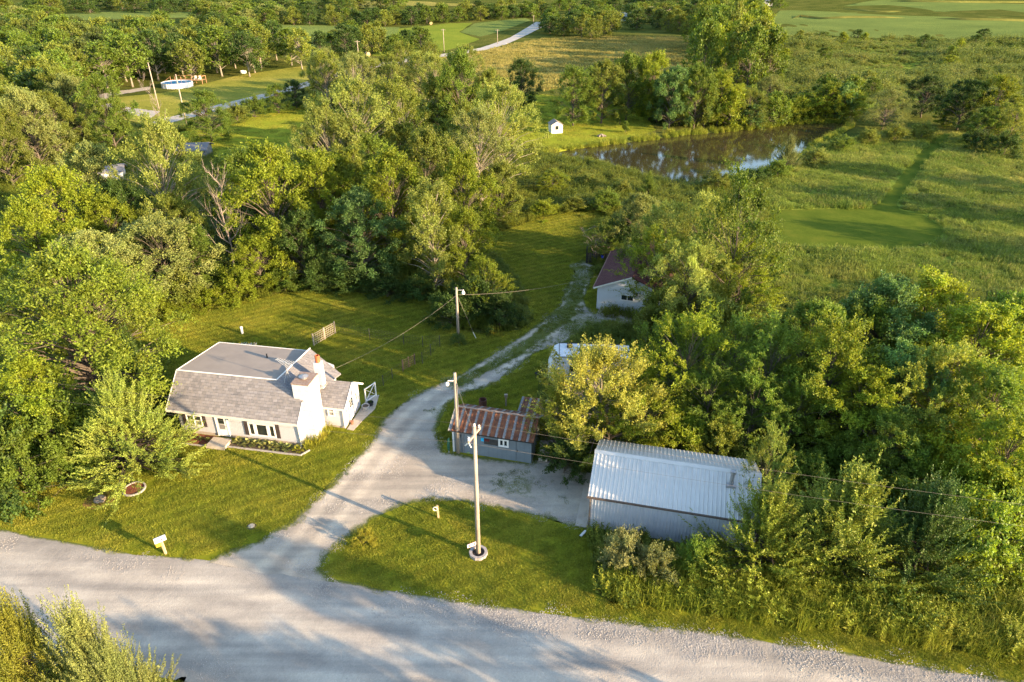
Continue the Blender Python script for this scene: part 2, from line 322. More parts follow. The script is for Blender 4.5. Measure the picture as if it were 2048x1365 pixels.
def weeds(x, y):
    d = np.full(len(x), 99.)
    for a, b in zip(TRACK[:-1], TRACK[1:]):
        e = b - a; t = np.clip(((x-a[0])*e[0] + (y-a[1])*e[1]) / (e @ e), 0, 1); d = np.minimum(d, np.hypot(x-a[0]-t*e[0], y-a[1]-t*e[1]))
    w = .50 * np.exp(-(d/.5)**2) * np.clip((y-44)/6, 0, 1) + .22*np.clip((y-43)/6, 0, 1) + .12*np.clip((y-53)/5, 0, 1)
    lot = np.exp(-(((x - .5)/4.2)**2 + ((y-34.8)/2.6)**2)) * .40                       # yard before the sheds
    nb = np.exp(-(((x+5.2)/1.6)**2 + ((y-43.2)/2.2)**2)) * .46
    w = w + .20*np.clip((y-39.5)/2, 0, 1)*np.clip(.5 + 2.2*fbm(x*.55, y*.55, 31, 3), 0, 1)
    dc = line_dist(DRIVE_C, x, y) + .3*fbm(x*.3, y*.3, 9, 2)
    return {'rut': np.exp(-((dc-.8)/.35)**2), 'weed': np.clip(np.maximum.reduce([w, lot, nb]), 0, .62), 'sd': np.maximum(-sdist(DRIVE, x, y), -sdist(ROAD, x, y))}
sheet('driveway', DRIVE, .3, .016, .3, M_drive, extra=weeds, jscale=1.1, minus=ROAD)
M_farroad = plain('far_gravel', (.40,.355,.295), (.32,.285,.235), scale=.3, kind='World', bmp=0)
fr = sheet('far_road', FAR_ROAD, 1.2, .12, .15, M_farroad); sheet('far_lane', LANE, 1.0, .07, .3, M_farroad)

M_soy = soil_mat('soybean_rows', [(.3, (.11,.15,.04)), (.6, (.15,.195,.05)), (.8, (.20,.23,.055))], scale=.03, bscale=.9, bdist=.5, bmp=.6)
M_hay = soil_mat('hay_meadow', [(.25, (.15,.155,.035)), (.5, (.24,.22,.055)), (.75, (.33,.28,.085))], scale=.05, bscale=1.0, bdist=.4, bmp=.8)
SLOPE = poly_at([(185,200),(330,186),(480,152),(640,130),(740,118),(800,112),(800,124),(700,150),(640,180),(560,196),(440,232),(340,258),(250,240),(190,222)])
M_slope = soil_mat('dry_slope_grass', [(.28, (.15,.17,.03)), (.5, (.23,.23,.04)), (.72, (.33,.29,.07))], scale=.08, bscale=1.5, bdist=.25, bmp=.8, fine=1.5)
M_pasture = soil_mat('pasture', [(.3, (.13,.18,.025)), (.6, (.18,.22,.03)), (.8, (.22,.24,.035))], scale=.05, bscale=1.0, bdist=.2)
for nm, pl, c, m in (('soybean_field', SOY, 4, M_soy), ('soybean_field', SOY2, 3, M_soy), ('soybean_field', SOY_R, 5, M_soy), ('soybean_field', SOY_L, 6, M_soy), ('hay_field', HAY, 4, M_hay), ('hay_field', FAR_HAY, 6, M_hay), ('pasture', GRASSY, 3, M_pasture), ('rough_pasture', SLOPE, 2, M_slope)):
    sheet(nm, pl, c, .05, .8, m, jscale=.1)

MEADOW = poly_at([(1500,640),(1540,520),(1535,420),(1530,350),(1620,300),(1760,268),(1900,268),(2048,300),(2300,330),(2300,600),(2048,600),(1800,570),(1650,590)])
SCRUB = poly_at([(1500,88),(1620,72),(1800,80),(2048,84),(2500,82),(2500,230),(2048,215),(1850,200),(1600,235),(1520,200)])
M_mead = soil_mat('meadow_turf', [(.28, (.10,.15,.022)), (.5, (.15,.20,.03)), (.72, (.26,.26,.055))], scale=.10, bscale=2.5, bdist=.2, bmp=.8, fine=2.)
sheet('meadow', MEADOW, 1.0, .006, .6, M_mead, jscale=.3); sheet('scrub_slope', SCRUB, 3.0, .03, .8, M_mead, jscale=.1)
# pond
m, nt, b = new_mat('pond_water'); b.inputs['Base Color'].default_value = (.040,.034,.014,1); b.inputs['Roughness'].default_value = .06; b.inputs['Specular IOR Level'].default_value = .75
bump(nt, b, noise(nt, coord(nt, 'World', (.7, .35, 1)), 1.0, 2), .03, .02); M_water = m
P_ = np.array(POND); c_ = P_.mean(0); wm = MB(); wm.poly([(x + (x-c_[0])*.05, y + (y-c_[1])*.09, -.35) for x, y in POND])
tag(wm.build('pond_water', M_water), kind='structure')

# ------------------------------------------------------------------ grass and weeds as stuff: patches of blades instanced on scattered points
SRC = bpy.data.collections.new('plant_patches')
def source(name, me):
    o = bpy.data.objects.new(name, me); return o
def blade_patch(name, n, rad, h, w, lean, mat, seed, bend=True, hv=.35, tip=0.0):
    r = np.random.default_rng(seed); th = r.uniform(0, 2*np.pi, n); rr = rad*np.sqrt(r.uniform(0, 1, n)); bx, by = rr*np.cos(th), rr*np.sin(th)
    H = h*np.clip(1 + hv*r.normal(size=n), .3, 2); a = r.uniform(0, 2*np.pi, n); ln = np.abs(r.normal(size=n))*lean*H; dx, dy = np.cos(a)*ln, np.sin(a)*ln
    sx, sy = -np.sin(a + r.normal(size=n)*.6)*w/2, np.cos(a + r.normal(size=n)*.6)*w/2; z0 = np.full(n, -.02)
    A = np.stack([bx-sx, by-sy, z0], 1); B = np.stack([bx+sx, by+sy, z0], 1)
    M1 = np.stack([bx+dx*.35-sx*.8, by+dy*.35-sy*.8, H*.62], 1); M2 = np.stack([bx+dx*.35+sx*.8, by+dy*.35+sy*.8, H*.62], 1)
    T = np.stack([bx+dx, by+dy, H*np.clip(1-ln/H*.35, .4, 1)], 1)
    V = np.stack([A, B, M2, M1, T], 1).reshape(-1, 3); i = np.arange(n)[:, None]*5
    v = np.repeat(np.clip(.5 + .22*r.normal(size=n), 0, 1), 5)
    return np_mesh(name, V, quads=i + [[0, 1, 2, 3]], tris=i + [[3, 2, 4]], mat=mat, attrs={'v': v})
def scatter(name, pts, sc, srcs, label, cat, seed=1):
    """one stuff object: patches set on the given points"""
    r = np.random.default_rng(seed); n = len(pts); col = bpy.data.collections.new(name + '_patches')
    for k, me in enumerate(srcs): col.objects.link(bpy.data.objects.new('%s_patch_%02d' % (name, k), me))
    me = np_mesh(name, pts, attrs={'rz': r.uniform(0, 6.283, n), 'sc': sc, 'pick': r.integers(0, len(srcs), n)})
    o = link_mesh(name, me); tag(o, label, cat, kind='stuff')
    ng = bpy.data.node_groups.new(name + '_scatter', 'GeometryNodeTree'); ng.interface.new_socket('Geometry', in_out='INPUT', socket_type='NodeSocketGeometry'); ng.interface.new_socket('Geometry', in_out='OUTPUT', socket_type='NodeSocketGeometry')
    nn = ng.nodes; gi_ = nn.new('NodeGroupInput'); go = nn.new('NodeGroupOutput'); ip = nn.new('GeometryNodeInstanceOnPoints'); ci = nn.new('GeometryNodeCollectionInfo')
    ci.inputs[0].default_value = col; ci.inputs['Separate Children'].default_value = True; ci.inputs['Reset Children'].default_value = True
    def na(k, t='FLOAT'): a = nn.new('GeometryNodeInputNamedAttribute'); a.data_type = t; a.inputs[0].default_value = k; return a.outputs[0]
    cx = nn.new('ShaderNodeCombineXYZ'); L = ng.links; L.new(na('rz'), cx.inputs[2]); er = nn.new('FunctionNodeEulerToRotation'); L.new(cx.outputs[0], er.inputs[0])
    L.new(gi_.outputs[0], ip.inputs['Points']); L.new(ci.outputs[0], ip.inputs['Instance']); ip.inputs['Pick Instance'].default_value = True
    L.new(na('pick'), ip.inputs['Instance Index']); L.new(er.outputs[0], ip.inputs['Rotation']); L.new(na('sc'), ip.inputs['Scale']); L.new(ip.outputs[0], go.inputs[0])
    md = o.modifiers.new('scatter', 'NODES'); md.node_group = ng; return o
FOOT = []                                                     # building footprints: no grass grows through floors
def footprint(cx, cy, rot, x0, x1, y0, y1):
    c, s = math.cos(rot), math.sin(rot); FOOT.append([(cx + x*c - y*s, cy + x*s + y*c) for x, y in ((x0, y0), (x1, y0), (x1, y1), (x0, y1))])
footprint(-14.9, 38.9, math.radians(-10.3), -9.4, 0, 0, 6.5); footprint(-14.9, 38.9, math.radians(-10.3), 0, 3.2, 2.5, 7.0); footprint(-14.9, 38.9, math.radians(-10.3), -9.0, .6, -1.1, 0)
footprint(-4.1, 38.35, math.radians(-14), 0, 5.6, 0, 3.1); footprint(4.6, 30.95, math.radians(-13.4), 0, 9.7, 0, 5.5); footprint(8.4, 61.2, math.radians(-17), 0, 6.6, 0, 10)
footprint(3.0, 46.9, math.radians(-4), 0, 8, 0, 2.3); footprint(-24.66, 34.4, 0, -.8, .8, -.5, .5); footprint(-1.95, 28.79, 0, -.4, .4, -.4, .4)
def free(x, y, pad=0.0):
    ok = np.ones(len(x), bool)
    for f in FOOT: ok &= sdist(f, x, y) > pad
    return ok
def fill(poly, dens, seed, x=None):
    r = np.random.default_rng(seed); P = np.array(poly); a, c = P.min(0), P.max(0); n = int(dens * np.prod(c - a)); X = r.uniform(a[0], c[0], n); Y = r.uniform(a[1], c[1], n)
    k = sdist(poly, X, Y) < 0; return X[k], Y[k]
def pts3(X, Y, dz=0.0): return np.stack([X, Y, hgt(X, Y) + dz], 1)

M_blade = grass_mat('lawn_blades', (.175,.215,.022), (.245,.27,.028), (.345,.335,.046), scale=.22, stripes=(math.radians(62), .33, .78))
M_blade2 = grass_mat('meadow_blades', (.12,.185,.024), (.18,.24,.032), (.32,.31,.07), scale=.09)
M_weed = grass_mat('tall_weed_blades', (.14,.19,.018), (.21,.25,.024), (.31,.31,.042), scale=.35)
lawn_src = [blade_patch('lawn_patch', 420, .50, .060, .015, .55, M_blade, s) for s in (1, 2, 3)]
gs = .52; gxs, gys = np.meshgrid(np.arange(-48, 45, gs), np.arange(17.5, 100, gs)); r_ = np.random.default_rng(5)
X = gxs.ravel() + r_.uniform(-.3, .3, gxs.size); Y = gys.ravel() + r_.uniform(-.3, .3, gxs.size); k = sdist(LAWN, X, Y) < 0; X, Y = X[k], Y[k]; sg = sdist(DRIVE, X, Y); sr = sdist(ROAD, X, Y)
k = (sg > .12) & (sr > .12) & free(X, Y, .25) & (X > -48) & (X < 45) & (Y > 17.5)
X1, Y1 = X[k], Y[k]; r_ = np.random.default_rng(3)
scatter('lawn_grass', pts3(X1, Y1), .75 + .6*r_.uniform(size=len(X1)), lawn_src, 'short mown grass of the lawn round the white house', 'grass')
far_src = [blade_patch('lawn_patch_far', 260, 1.1, .09, .035, .5, M_blade, s) for s in (4, 5)]
pp = [fill(p, .5, 6+i) for i, p in enumerate((LAWN_B, LAWN_C))]; X2 = np.concatenate([a for a, _ in pp]); Y2 = np.concatenate([c for _, c in pp])
scatter('far_lawn_grass', pts3(X2, Y2), np.full(len(X2), 1.0), far_src, 'short mown grass by the pond and on the far lawn', 'grass')
# stray tufts along the gravel edges
M_tuft = grass_mat('edge_tufts', (.10,.14,.016), (.15,.18,.02), (.22,.21,.04), scale=.5)
tuft_src = [blade_patch('edge_tuft', 46, .17, .055, .010, .7, M_tuft, s) for s in (8, 9, 10)]
X, Y = fill(DRIVE, 30, 21); sg = sdist(DRIVE, X, Y); wv_ = weeds(X, Y)['weed']; r_ = np.random.default_rng(4)
k = (fbm(X*.9, Y*.9, 5, 4) + .5 + np.maximum(wv_, .55*np.clip(1 + sg/.9, 0, 1)) > .86 + .25*r_.uniform(size=len(X))) & free(X, Y, .05) & (sdist(ROAD, X, Y) > 0)
Xe, Ye = X[k], Y[k]
X, Y = fill(ROAD, 10, 22); sr = sdist(ROAD, X, Y); k = (fbm(X*.8, Y*.8, 6, 4) + .5 + .5*np.clip(1 + sr/.5, 0, 1) > .92) & (X > -40) & (X < 40) & (sdist(DRIVE, X, Y) > .2)
Xe, Ye = np.concatenate([Xe, X[k]]), np.concatenate([Ye, Y[k]])
scatter('edge_tufts', pts3(Xe, Ye, .012), .5 + .8*r_.uniform(size=len(Xe)), tuft_src, 'small grass tufts growing through the driveway and road gravel', 'grass')

# leafy weeds: an upright stem with leaves round it
def weed_mesh(name, n, rad, h, ll, lw, mat, seed, per=26):
    r = np.random.default_rng(seed); V, T = [], []; c = []
    th = r.uniform(0, 6.283, n); rr = rad*np.sqrt(r.uniform(0, 1, n)); H = h*np.clip(1 + .3*r.normal(size=n), .4, 1.7); la = r.uniform(0, 6.283, n); le = .22*np.abs(r.normal(size=n))
    s = np.tile(np.linspace(.12, 1, per), n) + r.normal(size=n*per)*.02; i = np.repeat(np.arange(n), per)
    base = np.stack([rr[i]*np.cos(th[i]) + np.cos(la[i])*le[i]*H[i]*s**1.5, rr[i]*np.sin(th[i]) + np.sin(la[i])*le[i]*H[i]*s**1.5, H[i]*s], 1)
    a = r.uniform(0, 6.283, n*per); el = r.uniform(-.2, .9, n*per); d = np.stack([np.cos(a)*np.cos(el), np.sin(a)*np.cos(el), np.sin(el)], 1); sd_ = np.stack([-np.sin(a), np.cos(a), r.normal(size=n*per)*.4], 1)
    l = (ll*(1.15 - .7*s)*r.uniform(.7, 1.3, n*per))[:, None]; w_ = (lw*(1.15-.6*s))[:, None]
    Q = np.stack([base, base + d*l*.5 + sd_*w_/2, base + d*l, base + d*l*.5 - sd_*w_/2], 1).reshape(-1, 3)
    v = np.repeat(np.clip(.38 + .2*s + .18*r.normal(size=n*per), 0, 1), 4)
    return np_mesh(name, Q, quads=np.arange(len(Q)).reshape(-1, 4), mat=mat, attrs={'v': v})

# loose stones thrown to the road shoulder and the driveway edges
M_stones = plain('limestone_chips', (.42,.395,.36), (.30,.28,.26), scale=.9, kind='World', bmp=0)
def stone_patch(name, n, rad, s0, seed):
    r = np.random.default_rng(seed); b_ = MB()
    for _ in range(n):
        a, q = r.uniform(0, 6.283), rad*math.sqrt(r.uniform()); s = s0*r.uniform(.5, 1.5); c = (q*math.cos(a), q*math.sin(a), s*.25); k = len(b_.v); t0 = r.uniform(0, 6.283)
        b_.v += [(c[0] + s*r.uniform(.7, 1.2)*math.cos(t0 + i*1.571), c[1] + s*r.uniform(.7, 1.2)*math.sin(t0 + i*1.571), c[2]) for i in range(4)] + [(c[0] + s*r.uniform(-.3, .3), c[1] + s*r.uniform(-.3, .3), c[2] + s*r.uniform(.5, .9))]
        b_.f += [[k+i, k+(i+1) % 4, k+4] for i in range(4)] + [[k+3, k+2, k+1, k]]
    return b_.mesh(name, M_stones)
st_src = [stone_patch('stone_patch', 110, .62, .021, s) for s in (1, 2, 3)]; r_ = np.random.default_rng(77)
X, Y = fill(ROAD, 5, 71); sr = sdist(ROAD, X, Y); k = (Y > 16) & (X > -40) & (X < 45) & (r_.uniform(size=len(X)) < np.exp(-((sr + .75)/.55)**2)*np.clip(.35 + .05*(X + 6), .12, 1)*1.0) & (sdist(DRIVE, X, Y) > 0); X1, Y1 = X[k], Y[k]
X, Y = fill(DRIVE, 3, 72); sg = sdist(DRIVE, X, Y); k = (r_.uniform(size=len(X)) < .10 + .25*np.exp(-((sg + .5)/.4)**2)) & free(X, Y, .3) & (sg < -.2) & (sdist(ROAD, X, Y) > -1); X1, Y1 = np.concatenate([X1, X[k]]), np.concatenate([Y1, Y[k]])
scatter('loose_gravel', pts3(X1, Y1, .012), .6 + .8*r_.uniform(size=len(X1)), st_src, 'loose limestone chips along the road shoulder and driveway', 'gravel')

# grassed terrace banks across the bean field
M_terr = soil_mat('terrace_grass', [(.3, (.10,.11,.03)), (.6, (.16,.16,.04)), (.8, (.28,.24,.07))], scale=.1, bscale=1.5, bdist=.3)
for pl_, w_ in (([(1572,40),(1600,35),(1640,40),(1700,39),(1760,40),(1830,41)], 2.2), ([(1660,11),(1700,15),(1760,19),(1830,18)], 2.2), ([(1740,3),(1820,6),(1920,7),(2060,7),(2200,6)], 3.0), ([(1830,41),(1930,46),(2050,46),(2250,46)], 2.6)):
    q_ = [at(*p) for p in pl_]; e_ = MB(); e_.tube([(p[0], p[1], float(hgt(p[0], p[1])) - w_*.45) for p in q_], [w_*.2] + [w_]*(len(q_)-2) + [w_*.3], 10); tag(e_.build('terrace_bank', M_terr, smooth=True), kind='structure')
# ------------------------------------------------------------------ trees
M_leaf = leaf_mat('leaf'); M_needle = leaf_mat('juniper_scales', trans=.15, spread=.5)
M_bark = plain('bark', (.13,.105,.08), (.06,.05,.04), scale=3, rough=.9, bmp=.5, bscale=12, bdist=.03, stretch=(1, 1, .25))
M_darkbark = plain('cedar_bark', (.055,.042,.032), (.03,.024,.02), scale=3, rough=.9, bmp=.3)
M_palebark = plain('pale_bark', (.28,.25,.20), (.15,.13,.10), scale=3, rough=.9, bmp=.4, bscale=12, bdist=.02, stretch=(1, 1, .25))
M_deadwood = plain('dead_wood', (.24,.20,.175), (.13,.105,.09), scale=4, rough=.9, bmp=.3, bscale=20)
SHAPES = {'round': lambda t: np.sqrt(np.clip(1 - (2*t - .86)**2*.78, .05, 1)), 'upright': lambda t: np.clip(np.sin(np.pi*np.clip(.12 + .86*t, 0, 1))**.55, .12, 1),
          'flat': lambda t: np.clip(np.sqrt(np.clip(1 - ((t-.42)/.62)**2, 0, 1)), .15, 1), 'cone': lambda t: np.clip(1.04 - t**1.15, .05, 1)*np.clip(.35 + 3.2*t, 0, 1), 'skirt': lambda t: np.clip(1.02 - t**1.12, .04, 1)*np.clip(.86 + 1.5*t, 0, 1), 'dome': lambda t: np.sqrt(np.clip(1 - t**2.2, .03, 1))}
def unit(a): return a / (np.linalg.norm(a, axis=-1, keepdims=True) + 1e-9)
def make_tree(name, seed, H=12., R=4.5, base=.18, shape='round', ncl=80, cr=1.0, tw=16, tl=1.0, lp=12, ll=.26, lw=.15, droop=.25, up=.35, out=.8, spread=.7, jit=.10, inner=.25, wob=.25, leafm=None, barkm=None, trunk=.17, nrm_up=.5, lay=0.0, lr=.75, plume=0):
    """returns (crown mesh, trunk mesh): boughs carry twigs, twigs carry leaves"""
    r = np.random.default_rng(seed); z0 = base*H
    k = np.arange(ncl); t = ((k + .5)/ncl); t = t**({'dome': .6, 'round': .75}.get(shape, .9)); r.shuffle(t); ph = k*2.39996 + r.normal(size=ncl)*.35
    if lay: t = np.clip(np.round(t*lay)/lay + r.normal(size=ncl)*.02, 0, 1)
    rho = np.where(r.uniform(size=ncl) < inner, r.uniform(.15, .6, ncl), r.uniform(.72, 1.0, ncl)); lob = 1 + wob*(vnoise(ph*1.3 + seed, t*4, seed) - .5)*2
    RR = (R - cr*.55)*SHAPES[shape](t)*rho*lob
    C = np.stack([RR*np.cos(ph), RR*np.sin(ph), z0 + (H - z0 - cr*.6)*t + r.normal(size=ncl)*.2], 1)
    axis_pt = np.stack([C[:, 0]*.0, C[:, 1]*.0, z0 + (C[:, 2]-z0)*.62], 1)
    outd = unit(C - axis_pt); size = cr*r.uniform(.7, 1.3, ncl)
    # twigs
    n = ncl*tw; ci = np.repeat(np.arange(ncl), tw); o = C[ci] + unit(r.normal(size=(n, 3)))*(size[ci]*.55*r.uniform(size=n)**.5)[:, None]
    d = unit(outd[ci]*out + np.array([0, 0, up]) + unit(r.normal(size=(n, 3)))*spread); L = tl*size[ci]/cr*r.uniform(.55, 1.25, n)
    # leaves
    m_ = n*lp; ti = np.repeat(np.arange(n), lp); s = np.tile((np.arange(lp) + .6)/lp, n) + r.uniform(-.5, .5, m_)/lp
    p = o[ti] + d[ti]*(L[ti]*s)[:, None]; p[:, 2] -= droop*L[ti]*s**2; p += r.normal(size=(m_, 3))*(jit*(1.12 - s)[:, None] if plume else jit)
    ld = unit(d[ti]*.7 + r.normal(size=(m_, 3))*lr + np.array([0, 0, -.25*droop])); nr = unit(outd[ci[ti]]*.5 + np.array([0, 0, nrm_up]) + r.normal(size=(m_, 3))*.75); sd_ = unit(np.cross(ld, nr))
    sz = r.uniform(.65, 1.3, m_)*(1.1 - .35*s); l = (ll*sz)[:, None]; w = (lw*sz)[:, None]
    Q = np.stack([p, p + ld*l*.45 + sd_*w*.5, p + ld*l, p + ld*l*.45 - sd_*w*.5], 1).reshape(-1, 3)
    cv = r.normal(size=ncl)*.09; v = np.clip(.42 + .16*r.normal(size=m_) + cv[ci[ti]] + .14*s, 0, 1)
    crown = np_mesh(name + '_crown', Q, quads=np.arange(len(Q)).reshape(-1, 4), mat=leafm or M_leaf, attrs={'v': np.repeat(v, 4)})
    # wood
    wd = MB(); zz = np.linspace(0, 1, 7); bend = r.normal(size=(7, 2)).cumsum(0)*.06*R/4
    top = H*(.93 if shape in ('cone', 'upright', 'skirt') else .78); tp = [(bend[i, 0], bend[i, 1], top*zz[i] - .15*(i == 0)) for i in range(7)]; tr = [trunk*(1.35 if i == 0 else 1 - .88*zz[i]) for i in range(7)]
    wd.tube(tp, tr, 7)
    for c in range(ncl):
        if rho[c] < .3: continue
        q = C[c]; f = np.clip((q[2]*.72 - R*.10)/top, .10, .92) if shape not in ('cone', 'skirt') else np.clip(q[2]/top*.96, .05, .97); i = min(int(f*6), 5); g = f*6 - i
        a = np.array(tp[i])*(1-g) + np.array(tp[i+1])*g; mid = a*.45 + q*.55 + np.array([0, 0, .12*np.linalg.norm(q[:2])]) + r.normal(size=3)*.12; ra_ = trunk*(1 - .8*f)*.45
        wd.tube([a, mid, q + outd[c]*size[c]*.3], [ra_, ra_*.55, .012], 4, caps=False)
    return crown, wd.mesh(name + '_trunk', barkm or M_bark, smooth=True)
def make_dead(name, seed, H=11., R=3., n1=26, trunk=.16, mat=None):
    r = np.random.default_rng(seed); wd = MB(); tp = [(r.normal()*.12*i, r.normal()*.12*i, H*i/6 - .1*(i == 0)) for i in range(7)]
    wd.tube(tp, [trunk*(1 - .9*i/6) for i in range(7)], 6)
    for k in range(n1):
        f = .25 + .72*k/n1; i = min(int(f*6), 5); g = f*6-i; a = np.array(tp[i])*(1-g) + np.array(tp[i+1])*g; ph = k*2.4 + r.normal()*.4; Lb = R*(1.15-f)*r.uniform(.8, 1.5) + .5
        d = np.array([math.cos(ph), math.sin(ph), .9 + .5*r.uniform()]); d /= np.linalg.norm(d); q = a + d*Lb; mid = a + d*Lb*.5 + [0, 0, -.12*Lb] + r.normal(size=3)*.1; rr = trunk*(1-.85*f)*.5 + .012
        wd.tube([a, mid, q], [rr, rr*.6, .010], 4, caps=False)
        for j in range(7):
            s = r.uniform(.3, 1); b_ = a*(1-s) + q*s + (mid - (a+q)/2)*(1 - abs(2*s-1)); d2 = unit(d + r.normal(size=3)*.55 + [0, 0, .25]); wd.tube([b_, b_ + d2*Lb*.22, b_ + d2*Lb*.42 + [0, 0, .05]], [.016, .011, .006], 3, caps=False)
    return wd.mesh(name, mat or M_deadwood)
PROTO = {}
def proto(kind, seeds=(1, 2), **k): PROTO[kind] = dict(variants=[make_tree('%s_%d' % (kind, s), s*17 + sum(map(ord, kind)), **k) for s in seeds], H=k['H'], R=k['R'])
proto('oak',    H=11, R=5.0, base=.10, ncl=100, cr=1.05, tw=15, tl=.75, lp=22, ll=.21, lw=.13, droop=.2, up=.35, spread=.9, wob=.35)
proto('maple',  H=13, R=4.6, base=.08, ncl=105, cr=1.1, tw=15, tl=1.05, lp=22, ll=.21, lw=.13, droop=.35, up=.25, spread=.7, wob=.4, shape='upright')
proto('cotton', H=16, R=5.4, base=.14, ncl=115, cr=1.1, tw=13, tl=1.2, lp=22, ll=.20, lw=.14, droop=.15, up=.75, spread=.65, wob=.5, inner=.2, barkm=M_palebark, trunk=.24)
proto('poplar', H=13, R=3.2, base=.08, ncl=85, cr=.85, tw=13, tl=1.0, lp=22, ll=.18, lw=.12, droop=.0, up=1.2, spread=.5, out=.45, shape='upright', barkm=M_palebark)
proto('locust', seeds=(1,), H=13, R=6.6, base=.16, ncl=170, cr=1.25, tw=16, tl=1.15, lp=18, ll=.22, lw=.11, droop=.45, up=.25, spread=.75, shape='dome', inner=.12, wob=.25, lay=7, trunk=.28, nrm_up=1.0)
proto('elm',    H=8, R=3.2, base=.06, ncl=60, cr=.8, tw=8, tl=1.8, lp=40, ll=.14, lw=.085, droop=.42, up=.75, spread=.45, jit=.05, out=.7, wob=.45, shape='round', trunk=.11)
proto('golden_elm', seeds=(1,), H=8, R=4.2, base=.04, ncl=120, cr=.8, tw=8, tl=1.5, lp=38, ll=.14, lw=.085, droop=.12, up=.9, spread=.5, jit=.05, out=.75, wob=.3, shape='dome', trunk=.12, barkm=M_palebark)
proto('willow', H=9, R=4.4, base=.06, ncl=90, cr=1.0, tw=14, tl=1.5, lp=20, ll=.22, lw=.06, droop=.95, up=.65, spread=.5, jit=.06, wob=.35, shape='round')
proto('cedar',  H=7, R=2.7, base=.03, ncl=120, cr=.6, tw=5, tl=1.6, lp=92, ll=.15, lw=.055, plume=1, lr=.40, droop=-.32, up=.45, out=1.0, spread=.46, jit=.085, wob=.45, shape='skirt', leafm=M_needle, barkm=M_darkbark, inner=.3, trunk=.14, nrm_up=.2)
proto('juniper', seeds=(1,), H=6, R=3.7, base=.03, ncl=240, cr=.6, tw=5, tl=1.35, lp=84, ll=.13, lw=.05, plume=1, lr=.40, droop=-.08, up=.18, out=1.0, spread=.5, jit=.07, wob=.4, shape='skirt', leafm=M_needle, barkm=M_darkbark, inner=.38, nrm_up=.5)
proto('bush',   H=3, R=2.2, base=.02, ncl=46, cr=.6, tw=12, tl=.75, lp=24, ll=.135, lw=.08, droop=.2, up=.6, spread=.7, jit=.05, wob=.5, shape='dome', trunk=.05)
proto('fine_cedar', seeds=(1,), H=7, R=2.4, base=.02, ncl=120, cr=.5, tw=5, tl=1.3, lp=130, ll=.095, lw=.034, plume=1, lr=.40, droop=-.3, up=.75, out=.75, spread=.46, jit=.075, wob=.45, shape='cone', leafm=M_needle, barkm=M_darkbark, inner=.12, trunk=.12, nrm_up=.1)
proto('farlow', seeds=(1, 2), H=12, R=5.2, base=.03, ncl=70, cr=1.5, tw=9, tl=1.3, lp=7, ll=.55, lw=.38, droop=.3, up=.4, spread=.8, wob=.5, jit=.2, trunk=.2)
proto('far',    seeds=(1, 2, 3), H=16, R=5.8, base=.22, ncl=75, cr=1.6, tw=9, tl=1.4, lp=7, ll=.62, lw=.42, droop=.3, up=.35, spread=.8, wob=.45, jit=.2, barkm=M_palebark, trunk=.26)
DEAD = [make_dead('dead_tree', 5), make_dead('dead_tree', 9, H=9, R=1.6, n1=14, trunk=.07)]
TR = np.random.default_rng(99); TREES = []
def plant(kind, x, y, h, r, tint, name, label, cat='tree', group=None, sub=True):
    p = PROTO[kind]; crown, wood = p['variants'][int(TR.integers(len(p['variants'])))]
    t = thing(name, label, cat, (x, y, float(hgt(x, y)) - .05), float(TR.uniform(0, 6.28)), group)
    t.scale = (r/p['R'], r/p['R'], h/p['H'])
    for nm, me in (('trunk', wood), ('crown', crown)):
        o = link_mesh(nm, me, t); j = 1 + .10*TR.normal(); o.color = (tint[0]*j*.99, tint[1]*j*1.13, tint[2]*j, 1)
    TREES.append((x, y, r, h)); return t
def top(kind, px, py, h, r, tint, name, label, **k):
    """tree surveyed by its top in the photograph"""
    if px > 1340 and py > 440 and kind != 'cedar': tint = tuple(c*1.32 for c in tint)      # brighter leaf tint stands in for sunlight on the right-hand grove
    q = at(px, py, h)
    for _ in range(40):                                        # nothing grows in the pond
        if sdist(POND, q[:1], q[1:2])[0] > 1.0: break
        h *= .95 if py < 262 else 1.06; q = at(px, py, h)
    for _ in range(24):                                        # and trunks keep clear of the lawn and the drive
        if q[1] < 50 or min(sdist(LAWN, q[:1], q[1:2])[0], sdist(DRIVE, q[:1], q[1:2])[0]) > (.25 if kind == 'bush' else .55)*r: break
        h *= .97; q = at(px, py, h)
    return plant(kind, q[0], q[1], h, r, tint, name, label, **k)
BRT, MID, PALE, DRK, BLU, YEL, OLV, GRY = (.175,.195,.016), (.110,.145,.020), (.195,.205,.045), (.055,.085,.018), (.095,.150,.045), (.27,.235,.034), (.150,.160,.026), (.185,.190,.060)
